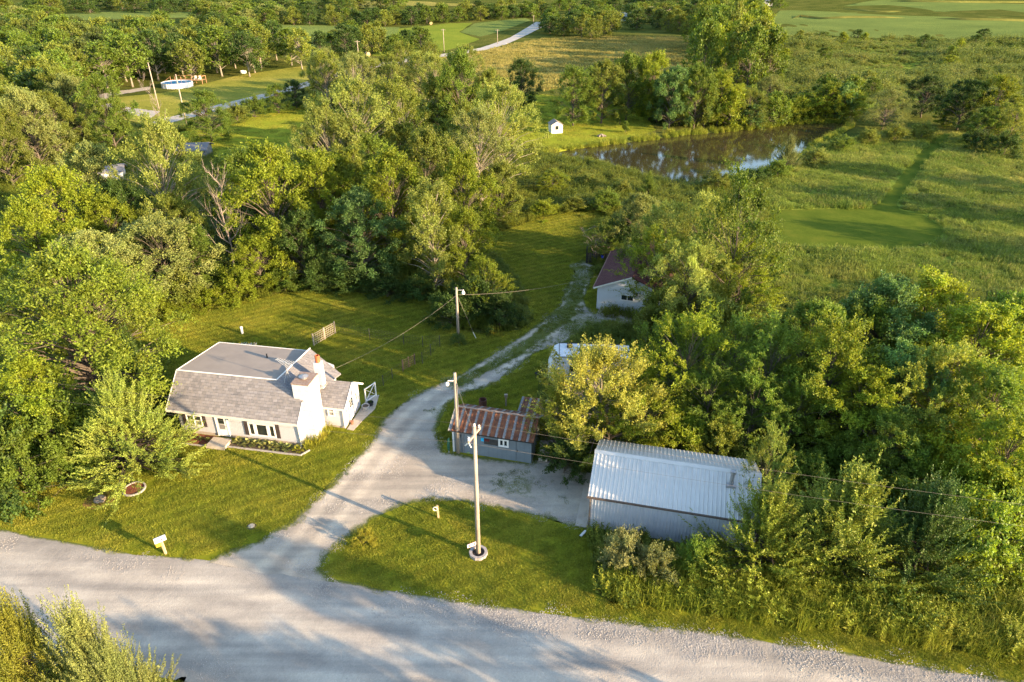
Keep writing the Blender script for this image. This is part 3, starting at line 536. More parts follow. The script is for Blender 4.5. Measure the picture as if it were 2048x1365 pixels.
for row in [
 # left, round the house
 ('locust',110,505,13,6.8,(.150,.175,.020),'locust_tree','broad spreading locust tree left of the white house, cut by the left edge'),
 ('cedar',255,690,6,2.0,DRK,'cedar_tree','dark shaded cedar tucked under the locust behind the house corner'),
 ('maple',20,725,8,3.4,BRT,'broadleaf_tree','yellow-green tree at the left edge just below the spreading locust'),
 ('bush',75,805,5.5,3.0,MID,'leafy_shrub','tall green shrub between the left edge and the front lawn cedar'),
 ('bush',15,880,4.5,2.6,MID,'leafy_shrub','shrub at the left edge beside the start of the front lawn'),
 ('bush',-60,840,6,3.2,DRK,'leafy_shrub','dark shrub half out of frame left of the front lawn'),
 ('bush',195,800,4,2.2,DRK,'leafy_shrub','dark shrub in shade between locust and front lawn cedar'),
 ('bush',120,890,3.2,2.0,MID,'leafy_shrub','low shrub behind the front lawn cedar on its left'),
 # wood behind the back lawn
 ('oak',300,435,10,5.2,GRY,'oak_tree','rounded grey-green oak with pale tips at the back lawn edge'),
 ('oak',150,462,10,4.6,GRY,'oak_tree','grey-green oak peeping over the spreading locust'),
 ('maple',45,400,11,4.2,BRT,'broadleaf_tree','bright tree above the locust near the left edge'),
 ('maple',95,335,12,4.6,BRT,'broadleaf_tree','bright yellow-green tree left of the whitish leaved oak'),
 ('oak',165,285,13,4.8,GRY,'oak_tree','whitish leaved oak left of the big pale cottonwood'),
 ('oak',215,360,10,4.0,DRK,'oak_tree','dark oak below the whitish one, left of the cottonwood'),
 ('maple',200,395,9,3.6,BRT,'broadleaf_tree','bright low tree in front of the pale cottonwood on its left'),
 ('cotton',302,236,16,4.6,PALE,'cottonwood_tree','big pale cottonwood standing left of the bare dead tree'),
 ('maple',375,450,7.5,2.6,MID,'broadleaf_tree','green tree just left of the dead tree trunk'),
 ('maple',522,284,14.5,4.9,BRT,'broadleaf_tree','tall bright green tree right of the bare dead tree'),
 ('maple',505,470,7.5,2.6,BRT,'broadleaf_tree','lower bright tree between dead trunk and tall bright tree'),
 ('maple',628,300,12.5,4.2,BRT,'broadleaf_tree','bright tree with drooping boughs right of the tallest bright tree'),
 ('oak',330,385,9,3.6,OLV,'oak_tree','olive tree below the pale cottonwood'),
 ('oak',592,420,9,3.2,DRK,'oak_tree','dark tree in the gap between bright and blue-green trees'),
 ('bush',470,545,4,2.4,BRT,'leafy_shrub','bright shrub at the back lawn edge below the dead tree'),
 ('bush',355,560,4,2.6,OLV,'leafy_shrub','olive shrub at the back lawn edge under the rounded oak'),
 ('bush',290,590,3,2.2,BRT,'leafy_shrub','bright low shrub at the back lawn corner by the locust'),
 ('bush',565,545,4,2.5,MID,'leafy_shrub','shrub at the back lawn edge under the tall bright tree'),
 ('bush',415,580,2.6,2.2,BRT,'leafy_shrub','bright low shrub in the sunlit strip behind the back lawn'),
 ('bush',350,605,2.2,2.0,BRT,'leafy_shrub','lowest bright shrub beside the back lawn'),
 # centre
 ('maple',712,384,11,4.3,BLU,'broadleaf_tree','blue-green tree left of the narrow pale poplar'),
 ('poplar',858,365,13,3.2,PALE,'poplar_tree','narrow pale poplar behind the yard light pole'),
 ('maple',925,415,9,3.0,BRT,'broadleaf_tree','bright tree right of the narrow pale poplar'),
 ('maple',925,300,13,3.8,BRT,'broadleaf_tree','bright tree above and behind the narrow pale poplar'),
 ('oak',1000,325,8.5,3.2,OLV,'oak_tree','olive oak left of the path to the pond'),
 ('maple',1105,340,3.4,2.6,BRT,'broadleaf_tree','bright tree at the near pond bank'),
 ('maple',775,300,13,4.6,BRT,'broadleaf_tree','bright tree behind the blue-green one'),
 ('maple',690,290,12,4.2,OLV,'broadleaf_tree','olive tree left behind the blue-green one'),
 ('oak',845,255,14,4.6,OLV,'oak_tree','olive tree in the middle of the wood'),
 ('cotton',700,160,17,6.0,PALE,'cottonwood_tree','large pale cottonwood nearest the far gravel road'),
 ('cotton',640,205,15,5.0,PALE,'cottonwood_tree','pale cottonwood left of the largest one'),
 ('cotton',790,160,16,5.2,OLV,'cottonwood_tree','olive cottonwood right of the largest pale one'),
 ('cotton',1000,165,16,5.2,PALE,'cottonwood_tree','pale cottonwood left of the pond lawn'),
 ('cotton',955,215,14,4.6,GRY,'cottonwood_tree','grey-green cottonwood in front of the dark pointed tree'),
 ('maple',917,100,18,4.4,MID,'broadleaf_tree','tall dark pointed tree rising over the wood centre'),
 ('oak',870,150,14,4.6,OLV,'oak_tree','olive tree left of the dark pointed one'),
 ('maple',1045,118,11,4.8,DRK,'broadleaf_tree','round dark tree standing in the golden field edge'),
 ('oak',978,138,12,4.0,OLV,'oak_tree','olive tree between pointed and round dark trees'),
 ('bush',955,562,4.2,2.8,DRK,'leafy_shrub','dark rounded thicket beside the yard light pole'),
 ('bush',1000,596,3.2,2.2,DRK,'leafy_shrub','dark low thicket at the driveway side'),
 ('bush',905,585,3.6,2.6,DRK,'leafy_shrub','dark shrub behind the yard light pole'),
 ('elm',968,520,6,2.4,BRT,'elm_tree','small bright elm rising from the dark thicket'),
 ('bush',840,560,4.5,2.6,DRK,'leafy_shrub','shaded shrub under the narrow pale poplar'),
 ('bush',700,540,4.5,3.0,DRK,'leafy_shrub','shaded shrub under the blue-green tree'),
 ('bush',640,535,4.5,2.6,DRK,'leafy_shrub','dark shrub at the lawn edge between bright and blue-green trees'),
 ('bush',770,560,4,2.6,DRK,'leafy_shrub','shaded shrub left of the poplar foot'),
 ('bush',1150,395,4,2.6,OLV,'leafy_shrub','olive shrub at the head of the grass lane'),
 ('bush',1090,405,4,2.6,BRT,'leafy_shrub','sunlit shrub where the grass lane bends'),
 ('bush',1215,385,4.5,2.8,MID,'leafy_shrub','green shrub on the pond bank above the brown roof'),
 ('elm',1210,455,4.5,2.4,MID,'elm_tree','green thicket behind the fence left of the brown roof'),
 ('bush',1255,440,4.5,2.8,DRK,'leafy_shrub','dark thicket above the brown roof'),
 # far lawn hedge
 ('maple',402,180,9.5,4.6,MID,'broadleaf_tree','round green tree at the corner of the far lawn'),
 ('bush',470,212,3.5,3.2,OLV,'leafy_shrub','hedge shrub next to the round tree at the far lawn'),
 ('bush',505,198,4,3.4,MID,'leafy_shrub','hedge shrub in the middle of the far lawn hedge'),
 ('maple',548,168,6.5,3.2,MID,'broadleaf_tree','small tree in the hedge along the far lawn'),
 ('maple',585,160,6.5,3.2,DRK,'broadleaf_tree','dark small tree ending the hedge along the far lawn'),
 ('cotton',640,140,8,4,OLV,'cottonwood_tree','olive tree beside the far gravel road'),
 # round the pond
 ('oak',1210,118,13,5.2,OLV,'oak_tree','olive oak behind the pond lawn'),
 ('oak',1262,104,14,5.4,MID,'oak_tree','green oak at the top of the pond lawn'),
 ('maple',1310,104,14,5.0,BRT,'broadleaf_tree','bright tree at the right end of the pond lawn'),
 ('oak',1352,132,13,4.8,BLU,'oak_tree','blue-green tree over the far pond bank'),
 ('oak',1402,128,14,4.8,MID,'oak_tree','green tree over the middle of the far pond bank'),
 ('maple',1450,140,13,4.6,BRT,'broadleaf_tree','yellow-green tree over the far pond bank'),
 ('willow',1505,175,10,4.6,OLV,'willow_tree','olive willow leaning over the pond'),
 ('willow',1545,150,9,4.2,GRY,'willow_tree','grey willow behind the one leaning over the pond'),
 ('bush',1578,208,5,2.8,BRT,'leafy_shrub','bright shrub on the far pond bank'),
 ('bush',1606,200,5,2.6,BRT,'leafy_shrub','bright twin shrub on the far pond bank'),
 ('maple',1668,165,10,4.8,BRT,'broadleaf_tree','bright round tree at the far right pond bank'),
 ('maple',1708,180,8,3.8,BRT,'broadleaf_tree','smaller bright tree right of the round pond tree'),
 ('willow',1785,178,8,4.6,GRY,'willow_tree','grey willow at the right tip of the pond'),
 ('oak',1865,150,9,5.0,DRK,'oak_tree','dark tree left in the clump right of the pond'),
 ('oak',1945,158,10,5.2,DRK,'oak_tree','darkest tree of the clump right of the pond'),
 ('maple',2010,150,11,5.2,BRT,'broadleaf_tree','bright tree in the clump right of the pond at the edge'),
 ('maple',1900,205,5,2.4,BRT,'broadleaf_tree','small bright tree before the dark clump'),
 ('willow',2040,205,8,4.4,OLV,'willow_tree','olive tree at the right edge below the clump'),
 ('oak',1985,215,7,4.0,MID,'oak_tree','green tree before the dark clump at the path end'),
 ('bush',2020,270,4,3.0,DRK,'leafy_shrub','dark shrub at the right edge above the meadow'),
 ('bush',1960,265,3.5,3.0,DRK,'leafy_shrub','dark shrub beside the upper end of the mown path'),
 ('bush',1850,250,3,2.8,OLV,'leafy_shrub','olive shrub left of the upper end of the mown path'),
 ('bush',1795,255,2.8,2.8,OLV,'leafy_shrub','olive shrub at the right pond tip'),
 ('bush',1740,262,2.6,2.6,OLV,'leafy_shrub','low olive shrub on the near bank at the pond tip'),
 ('bush',1690,275,2.6,2.6,MID,'leafy_shrub','low shrub on the near pond bank right of the little cedar'),
 ('cedar',1582,282,4.5,1.9,GRY,'cedar_tree','little pale cedar on the near pond bank'),
 ('bush',1635,300,2.6,2.8,PALE,'leafy_shrub','pale shrub on the near pond bank'),
 ('bush',1560,325,2.6,2.8,MID,'leafy_shrub','dense green shrub on the near pond bank'),
 ('bush',1515,340,2.4,2.4,DRK,'leafy_shrub','dark shrub on the near pond bank above the tall elm'),
 ('bush',1440,348,2.6,2.6,OLV,'leafy_shrub','olive shrub on the near bank left of the tall elm'),
 ('cedar',1300,352,3,1.3,MID,'cedar_tree','green cedar on the near pond bank'),
 ('bush',1245,362,2,2.0,PALE,'leafy_shrub','pale shrub at the near pond bank left'),
 ('bush',1180,350,1.8,1.8,PALE,'leafy_shrub','pale shrub where the lane meets the pond'),
 # willows round the brown-roofed garage
 ('willow',1392,482,9.5,4.4,PALE,'willow_tree','large pale willow drooping right of the brown roof'),
 ('willow',1425,385,11,4.2,PALE,'willow_tree','pale willow behind the drooping one'),
 ('willow',1335,405,10,3.8,PALE,'willow_tree','pale willow left behind, above the brown roof'),
 ('elm',1492,362,14,4.2,MID,'elm_tree','tall dark green elm right of the willows'),
 ('elm',1315,462,8.5,3.3,BRT,'elm_tree','elm with arching sprays against the brown roof'),
 ('elm',1270,478,5,1.8,MID,'elm_tree','small elm leaning over the brown roof ridge'),
 ('elm',1500,480,8.5,3.2,BRT,'elm_tree','bright elm right of the large pale willow'),
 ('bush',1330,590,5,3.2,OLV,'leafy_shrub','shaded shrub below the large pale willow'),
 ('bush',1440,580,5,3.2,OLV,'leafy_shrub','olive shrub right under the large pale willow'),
 ('oak',1285,385,8,3.2,GRY,'oak_tree','grey-pink topped tree on the near pond bank'),
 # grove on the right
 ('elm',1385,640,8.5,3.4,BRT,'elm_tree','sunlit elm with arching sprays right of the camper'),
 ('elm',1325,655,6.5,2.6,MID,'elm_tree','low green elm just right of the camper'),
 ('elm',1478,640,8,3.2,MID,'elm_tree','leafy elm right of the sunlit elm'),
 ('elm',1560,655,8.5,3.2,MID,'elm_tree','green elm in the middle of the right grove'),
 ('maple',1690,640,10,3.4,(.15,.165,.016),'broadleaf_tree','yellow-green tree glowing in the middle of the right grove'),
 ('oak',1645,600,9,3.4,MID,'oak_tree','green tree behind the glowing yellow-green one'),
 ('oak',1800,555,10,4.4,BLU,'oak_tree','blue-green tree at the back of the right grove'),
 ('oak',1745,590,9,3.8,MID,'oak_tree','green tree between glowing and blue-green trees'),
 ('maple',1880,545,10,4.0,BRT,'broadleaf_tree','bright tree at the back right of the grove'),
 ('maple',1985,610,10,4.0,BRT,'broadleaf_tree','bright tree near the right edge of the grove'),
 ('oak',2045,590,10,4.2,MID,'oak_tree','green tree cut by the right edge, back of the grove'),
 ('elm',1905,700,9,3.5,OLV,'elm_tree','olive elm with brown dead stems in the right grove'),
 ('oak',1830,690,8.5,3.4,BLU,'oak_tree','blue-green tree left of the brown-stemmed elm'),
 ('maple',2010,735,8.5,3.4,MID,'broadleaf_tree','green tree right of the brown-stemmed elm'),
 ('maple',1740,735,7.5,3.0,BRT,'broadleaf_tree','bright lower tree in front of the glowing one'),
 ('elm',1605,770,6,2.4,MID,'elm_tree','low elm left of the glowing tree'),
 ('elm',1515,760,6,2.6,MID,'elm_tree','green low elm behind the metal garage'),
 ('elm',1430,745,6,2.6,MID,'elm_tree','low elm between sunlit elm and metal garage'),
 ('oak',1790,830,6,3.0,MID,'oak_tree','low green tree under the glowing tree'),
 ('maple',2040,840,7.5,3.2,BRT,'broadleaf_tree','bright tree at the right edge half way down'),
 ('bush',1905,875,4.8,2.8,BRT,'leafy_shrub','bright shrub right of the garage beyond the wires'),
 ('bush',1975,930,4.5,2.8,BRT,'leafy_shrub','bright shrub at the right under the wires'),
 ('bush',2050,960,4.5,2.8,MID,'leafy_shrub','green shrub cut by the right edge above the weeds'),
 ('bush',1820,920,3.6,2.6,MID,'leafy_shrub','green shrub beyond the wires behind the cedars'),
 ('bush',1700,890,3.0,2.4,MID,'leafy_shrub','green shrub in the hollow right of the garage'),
 ('bush',1620,920,2.6,2.2,MID,'leafy_shrub','low shrub between garage and cedars'),
 # round the sheds
 ('golden_elm',1202,712,7.6,4.7,(.275,.245,.045),'elm_tree','golden yellow elm behind the rusty-roofed shed'),
 ('elm',1112,790,5,1.8,(.17,.175,.022),'elm_tree','yellow-green elm hanging over the shed corner'),
 ('elm',1300,785,5.2,2.5,BRT,'elm_tree','green elm between the golden elm and the metal garage'),
 ('elm',1225,800,5,2.6,BRT,'elm_tree','low green elm left behind the metal garage'),
 ('bush',1130,880,2.8,1.8,DRK,'leafy_shrub','dark shrub in the gap between the sheds'),
 ('bush',1360,835,3.4,2.2,BRT,'leafy_shrub','bright shrub along the back of the metal garage'),
 ('bush',1440,850,3.4,2.2,OLV,'leafy_shrub','olive shrub along the back of the metal garage at its far end'),
 ('elm',1552,866,6.6,1.5,(.13,.145,.03),'elm_tree','slender elm rising at the right end of the metal garage'),
 ('cedar',1548,1000,5.2,3.0,(.19,.205,.024),'cedar_tree','yellow-green cedar in front of the garage end'),
 ('cedar',1715,975,6.2,3.5,(.19,.205,.028),'cedar_tree','bushy yellow-green cedar right of the first one'),
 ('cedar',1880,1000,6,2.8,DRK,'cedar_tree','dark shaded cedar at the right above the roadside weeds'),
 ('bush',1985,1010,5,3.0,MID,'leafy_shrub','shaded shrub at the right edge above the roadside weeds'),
 ('bush',1250,1078,2.6,1.5,(.20,.19,.085),'leafy_shrub','pale seeding shrub at the metal garage front'),
 ('bush',1318,1108,2.2,1.5,(.18,.18,.07),'leafy_shrub','pale lower shrub beside the seeding one'),
 ('bush',1405,1092,2.3,1.5,MID,'leafy_shrub','green shrub left of the first cedar'),
 # foreground
 ('fine_cedar',150,1255,7.5,2.3,(.17,.17,.048),'cedar_tree','pale feathery cedar tip in the bottom left corner'),
 ('fine_cedar',12,1240,7.5,2.2,(.16,.15,.020),'cedar_tree','golden cedar tip at the very bottom left'),
 ('fine_cedar',215,1325,6,1.8,(.15,.155,.045),'cedar_tree','lower cedar at the right of the bottom left group'),
]: top(*row, cat='shrub' if row[0] == 'bush' else 'tree')
lb = at(1146, 252); plant('maple', lb[0], lb[1], 11.8, 4.9, MID, 'broadleaf_tree', 'lawn tree standing beside the little white pond shed')
jb = at(262, 972); plant('juniper', jb[0]-.4, jb[1]+1.6, 6.2, 4.0, (.165,.185,.032), 'cedar_tree', 'spreading yellow-green cedar on the front lawn left of the house', 'tree')
yb = at(730, 1086); plant('bush', yb[0], yb[1], .9, .75, (.28,.24,.03), 'leafy_shrub', 'small yellow shrub on the lawn tongue beside the driveway', 'shrub')
pb = at(917, 684); plant('bush', pb[0], pb[1]-.3, .9, .8, (.10,.13,.03), 'leafy_shrub', 'small leafy clump at the foot of the yard light pole', 'shrub')
for (px, py, h, i, lab) in ((425, 330, 12.9, 0, 'bare dead tree with reddish twigs in the wood behind the house'), (287, 330, 9, 1, 'thin bare sapling below the pale cottonwood'), (305, 345, 8, 1, 'second thin bare sapling below the pale cottonwood'), (298, 150, 13, 1, 'tall bare pale stem near the far lawn'), (1895, 770, 6, 1, 'dead brown stems in the right grove')):
    q = at(px, py, h); t = thing('dead_tree', lab, 'tree', (q[0], q[1], 0), 1.0); o = link_mesh('trunk', DEAD[i], t); z_ = h/(11, 9)[i]; t.scale = (z_*.68, z_*.68, z_)
q = at(1702, 250); t = thing('driftwood', 'pale driftwood branch sticking out of the pond tip', 'branch', (q[0], q[1], -.3), .6); o = link_mesh('branch', DEAD[1], t); t.scale = (.35, .35, .22)
for (px, py, h, r, lab) in ((1240, 250, 3.0, 1.1, 'young sapling on the pond lawn, the farther of two'), (1251, 266, 2.0, .9, 'young sapling on the pond lawn, nearest the water')):
    q = at(px, py); plant('bush', q[0], q[1], h, r, MID, 'sapling', lab)
# south of the road, behind the camera: the trees whose shade falls across the road
for (x, y, h, r) in ((10,8,7.6,3.8),(16.5,6.5,7.8,3.8),(22.5,9.6,10.4,2.6),(23,3.5,8,4.0),(30,2.5,8,4.2),(14,2,9,4),(21,-1,9.5,4.2),(28,-3.5,10,4.5),(35,-4,9.5,4),(7,3,8,4),(36,1.5,7,3.2),(12,-3,10,4.5)):
    plant('far', x, y, h, r, MID, 'roadside_tree', 'roadside tree south of the road behind the viewpoint', 'tree', 'roadside trees behind the viewpoint')
# belt right of the frame that shades the grove and meadow
for (x, y, h, r) in ((78,66,10,5),(84,80,11,5),(95,92,12,5)):
    plant('far', x, y, h, r, MID, 'field_edge_tree', 'tree of the field edge right of the frame', 'tree', 'field edge trees right of the frame')

# woods: every tree an object, told apart from its neighbours by nothing but place
LOOK = {BRT: 'bright yellow-green', MID: 'green', PALE: 'very pale', DRK: 'dark green', BLU: 'blue-green', OLV: 'olive', GRY: 'grey-green'}
def wood(poly, gap, seed, hr, rr, tints, name, label, group, nmax=300, kind='far'):
    r = np.random.default_rng(seed); P_ = np.array(poly); a, c = P_.min(0), P_.max(0); got = []
    for _ in range(9000):
        x, y = r.uniform(a[0], c[0]), r.uniform(a[1], c[1])
        if sdist(poly, np.array([x]), np.array([y]))[0] > 0 or any((x-u)**2 + (y-v)**2 < gap*gap for u, v in got): continue
        got.append((x, y))
        if len(got) >= nmax: break
    for x, y in got:
        h = r.uniform(*hr); tn = tints[int(r.integers(len(tints)))]; plant(kind, x, y, h, r.uniform(*rr), tn, name, LOOK.get(tn, 'olive green') + ' ' + label, 'tree', group)
T3 = (OLV, MID, DRK, (.095,.110,.028), MID, OLV)
wood(poly_at([(150,208),(196,196),(300,176),(420,166),(520,153),(612,140),(570,120),(300,108),(0,104),(-160,110),(-260,200),(-200,300),(60,300),(110,262),(160,240)]), 8.0, 31, (11, 14), (4.6, 6.2), T3, 'woodland_tree', 'tree of the wood on the left behind the swimming pool', 'woodland trees behind the pool', 230)
wood(poly_at([(-20,400),(150,330),(250,300),(120,268),(-60,290)]), 7.0, 32, (11, 14), (4.2, 5.4), (BRT, MID, GRY, OLV), 'woodland_tree', 'tree of the wood at the left edge between pool lane and house', 'woodland trees at the left edge', 24, 'oak')
wood(poly_at([(480,480),(640,455),(690,340),(900,285),(1000,330),(900,420),(640,520)]), 6.0, 33, (9, 12), (3.6, 4.6), (BRT, OLV, MID), 'woodland_tree', 'tree inside the wood between the house and the far lawn', 'woodland trees behind the back lawn', 22, 'maple')
wood(poly_at([(640,240),(760,245),(900,235),(960,200),(900,185),(760,190),(660,200)]), 8, 34, (11, 14), (4.2, 5.2), (PALE, OLV, GRY), 'woodland_tree', 'tree inside the wood towards the golden field', 'woodland trees towards the golden field', 14, 'cotton')
wood(poly_at([(1395,170),(1540,190),(1520,110),(1512,60),(1500,30),(1410,30),(1400,60),(1390,100)]), 7.0, 35, (13, 17), (4.8, 6.0), (MID, BRT, OLV, MID), 'tree_row_tree', 'tree of the row running from the pond to the far fields', 'trees of the row behind the pond', 60, 'farlow')
wood(poly_at([(540,53),(800,50),(940,44),(1090,38),(1090,33),(930,38),(800,44),(540,47)]), 8.5, 36, (7.5, 10.5), (4.6, 6.0), (DRK, MID, DRK, OLV), 'treeline_tree', 'tree of the dark line behind the bean field', 'trees of the dark line behind the bean field', 70, 'farlow')
wood(poly_at([(-200,70),(60,66),(110,52),(90,40),(-200,40)]), 11, 37, (7, 10), (5, 7), (OLV, MID, GRY, MID), 'treeline_tree', 'tree beyond the wood at the top left corner', 'trees beyond the wood at the top left', 40, 'farlow')
wood(poly_at([(420,60),(560,52),(560,40),(470,42),(400,50)]), 10, 47, (8, 11), (5, 7), (OLV, MID, GRY, MID), 'treeline_tree', 'tree of the clump between the wood and the far bean field', 'trees between the wood and the far bean field', 24, 'farlow')
wood(poly_at([(-300,30),(400,30),(800,20),(800,14),(400,20),(-300,18)]), 16, 38, (8, 11), (7, 9), (DRK, MID, OLV), 'treeline_tree', 'farthest tree along the skyline at the top left', 'farthest trees at the top left', 60, 'farlow')
wood(poly_at([(1085,70),(1180,76),(1300,66),(1395,76),(1395,34),(1280,36),(1240,44),(1100,44)]), 9, 39, (7, 11), (4.2, 6.2), (DRK, MID, OLV, DRK), 'farmstead_tree', 'tree round the far farmstead at the top', 'trees round the far farmstead', 42, 'farlow')
wood(poly_at([(640,122),(720,112),(860,108),(850,92),(760,96),(700,88),(640,104)]), 9, 40, (7, 11), (4, 5.4), (MID, OLV, DRK), 'hedge_tree', 'tree of the clump between far road and bean field', 'trees between far road and bean field', 16, 'farlow')
wood(poly_at([(1100,33),(1400,30),(1560,20),(1560,12),(1300,14),(1100,18)]), 15, 41, (8, 11), (6, 8), (DRK, MID), 'treeline_tree', 'farthest tree along the skyline at the top right', 'farthest trees at the top right', 34, 'farlow')

wood(poly_at([(1180,218),(1250,222),(1310,246),(1400,262),(1500,256),(1600,244),(1700,240),(1700,225),(1560,225),(1450,235),(1330,225),(1250,205),(1180,205)]), 4.6, 42, (4.5, 9), (2.8, 3.8), (MID, BRT, OLV, BLU, MID), 'bank_tree', 'bushy tree of the thicket along the far pond bank', 'trees of the thicket on the far pond bank', 46, 'farlow')
wood(SCRUB, 12, 43, (2.2, 5.5), (2.0, 3.6), (MID, BRT, OLV, DRK), 'scrub_bush', 'bush standing in the weedy scrub slope beyond the pond', 'bushes on the scrub slope', 46, 'farlow')
# weeds and rough growth
wl = leaf_mat('weed_leaf'); 
def weed_mat(name, c1, c2, c3, sc=.25): return grass_mat(name, c1, c2, c3, scale=sc, trans=.35)
M_wd1 = weed_mat('green_weeds', (.085,.125,.016), (.14,.175,.020), (.21,.215,.030)); M_wd2 = weed_mat('meadow_weeds', (.11,.155,.022), (.17,.205,.034), (.28,.265,.065), .08)
weed_src = [weed_mesh('leafy_weed', 26, .55, .75, .17, .07, M_wd1, s) for s in (1, 2, 3)]
tall_src = [blade_patch('tall_grass', 150, .55, .85, .022, .55, M_weed, s, hv=.3) for s in (11, 12, 13)] + [weed_mesh('leafy_weed_tall', 18, .5, 1.0, .20, .07, M_weed, 7)]
VERGE = poly_at([(1192,1190),(1260,1150),(1400,1130),(1600,1120),(1800,1110),(2048,1120),(2300,1150),(2300,1372),(2048,1318),(1700,1262),(1500,1236),(1330,1212),(1200,1198)])
X, Y = fill(VERGE, 9, 61); r_ = np.random.default_rng(8); scatter('roadside_weeds', pts3(X, Y), .7 + .6*r_.uniform(size=len(X)), tall_src, 'tall grass and weeds between the road verge and the cedars', 'weeds')
NEAR = [(-75, 24), (75, 16), (75, 112), (50, 125), (-85, 150), (-85, 40)]
X, Y = fill(NEAR, 2.6, 62); keep = (sdist(LAWN, X, Y) > .1) & (sdist(DRIVE, X, Y) > .1) & (sdist(ROAD, X, Y) > .6) & (sdist(POND, X, Y) > .2) & (sdist(LAWN_B, X, Y) > 0) & (sdist(LAWN_C, X, Y) > 0) & (sdist(PATCH, X, Y) > 0) & (sdist(VERGE, X, Y) > 0) & free(X, Y, .3)
inm = sdist(MEADOW, X, Y) < 0; k = keep & ~inm; r_ = np.random.default_rng(9)
scatter('undergrowth', pts3(X[k], Y[k]), .55 + .75*r_.uniform(size=k.sum()), weed_src, 'leafy undergrowth below the trees and along the wood edge', 'weeds')
mead_src = [blade_patch('meadow_patch', 260, .8, .42, .022, .6, M_blade2, s, hv=.4) for s in (21, 22, 23)] + [weed_mesh('meadow_weed', 22, .7, .5, .15, .07, M_wd2, 24)]
X, Y = fill(MEADOW, 1.9, 63); k = (sdist(PATCH, X, Y) > .5) & (sdist(POND, X, Y) > .5); r_ = np.random.default_rng(10)
scatter('meadow_grass', pts3(X[k], Y[k]), .6 + .9*np.clip(.5 + 2*fbm(X[k]*.12, Y[k]*.12, 3, 3), 0, 1) + .2*r_.uniform(size=k.sum()), mead_src, 'rough meadow grass round the mown patch on the right', 'grass')
scrub_src = [weed_mesh('scrub_weed', 34, 1.3, 1.5, .40, .20, M_wd2, 25, per=16), weed_mesh('scrub_weed', 30, 1.4, 1.1, .40, .2, M_wd2, 26, per=16), blade_patch('scrub_grass', 160, 1.5, .8, .07, .6, M_blade2, 27)]
X, Y = fill(SCRUB, .28, 64); r_ = np.random.default_rng(11); s_ = .45 + 1.5*np.clip(.35 + 2.4*fbm(X*.05, Y*.05, 9, 4), 0, 1)*r_.uniform(.6, 1.2, len(X))
scatter('scrub', pts3(X, Y), s_, scrub_src, 'weedy scrub covering the slope beyond the pond', 'scrub')
hay_src = [blade_patch('hay_patch', 150, 1.6, .55, .07, .6, weed_mat('hay_blades', (.19,.18,.04), (.27,.24,.06), (.37,.31,.095), .05), s) for s in (31, 32)]
X, Y = fill(HAY, .16, 65); k = (sdist(FAR_ROAD, X, Y) > 1.); scatter('hay_grass', pts3(X[k], Y[k]), np.full(k.sum(), 1.1), hay_src, 'golden hay grass on the rise behind the pond trees', 'grass')
BANK = POND; P_ = np.array(POND); pts = []
r_ = np.random.default_rng(12)
for i in range(len(POND)):
    a, c = P_[i], P_[(i+1) % len(POND)]; n = int(np.linalg.norm(c-a)*2.2)
    for t in r_.uniform(size=n): q = a*(1-t) + c*t; o_ = q - c_; o_ /= np.linalg.norm(o_); pts.append(q + o_*r_.uniform(-.1, 1.6))
pts = np.array(pts); scatter('bank_reeds', pts3(pts[:, 0], pts[:, 1]), (.7 + .6*r_.uniform(size=len(pts)))*np.where(pts[:, 1] < np.interp(pts[:, 0], [10, 30, 60, 75], [124, 122, 132, 148]), .45, 1.0), tall_src[:3], 'bright reeds and grass along the pond bank', 'grass')
# ------------------------------------------------------------------ buildings
def shingle_mat(name, c1, c2, c3, w=.32, h=.15, rough=.9):
    m, nt, b = new_mat(name); L = nt.links; v = coord(nt, 'Object'); br = N(nt, 'ShaderNodeTexBrick'); L.new(v, br.inputs['Vector'])
    br.inputs['Scale'].default_value = 1.0; br.inputs['Brick Width'].default_value = w; br.inputs['Row Height'].default_value = h; br.inputs['Mortar Size'].default_value = .008; br.inputs['Bias'].default_value = 0
    br.inputs['Color1'].default_value = (*c1, 1); br.inputs['Color2'].default_value = (*c2, 1); br.inputs['Mortar'].default_value = (*[x*.6 for x in c1], 1)
    col = mixc(nt, ramp(nt, noise(nt, v, 3.5, 4), [(.45, (0, 0, 0)), (.7, (1, 1, 1))]), br.outputs[0], c3)
    col = mixc(nt, .3, col, ramp(nt, noise(nt, v, .5, 3), [(.3, (.7,.7,.7)), (.7, (1.15,1.15,1.15))]), 'MULTIPLY')
    L.new(col, b.inputs['Base Color']); b.inputs['Roughness'].default_value = rough; b.inputs['Specular IOR Level'].default_value = .15; bump(nt, b, br.outputs[1], .5, -.02); return m
def siding_mat(name, c, step=.11, axis=2, dirt=.9):
    m, nt, b = new_mat(name); L = nt.links; v = coord(nt, 'Object'); sp = N(nt, 'ShaderNodeSeparateXYZ'); L.new(v, sp.inputs[0])
    f = mth(nt, 'FRACT', mth(nt, 'DIVIDE', sp.outputs[axis], step)); 
    col = ramp(nt, noise(nt, v, 1.5, 5), [(.3, tuple(x*dirt for x in c)), (.7, c)]); col = mixc(nt, ramp(nt, f, [(.0, (.55,)*3), (.12, (0,)*3)]), col, tuple(x*.62 for x in c))
    L.new(col, b.inputs['Base Color']); b.inputs['Roughness'].default_value = .6; b.inputs['Specular IOR Level'].default_value = .25; bump(nt, b, f, .6, .02); return m
M_siding = siding_mat('white_siding', (.44,.45,.48)); M_white = plain('white_paint', (.72,.71,.68), (.62,.61,.58), scale=2, rough=.5, bmp=.05)
M_trim = plain('cream_trim', (.62,.60,.50), (.52,.50,.42), rough=.5, bmp=.03); M_whbrick = plain('white_painted_brick', (.55,.56,.58), (.45,.45,.45), scale=6, rough=.8, bmp=.4, bscale=9, bdist=.02)
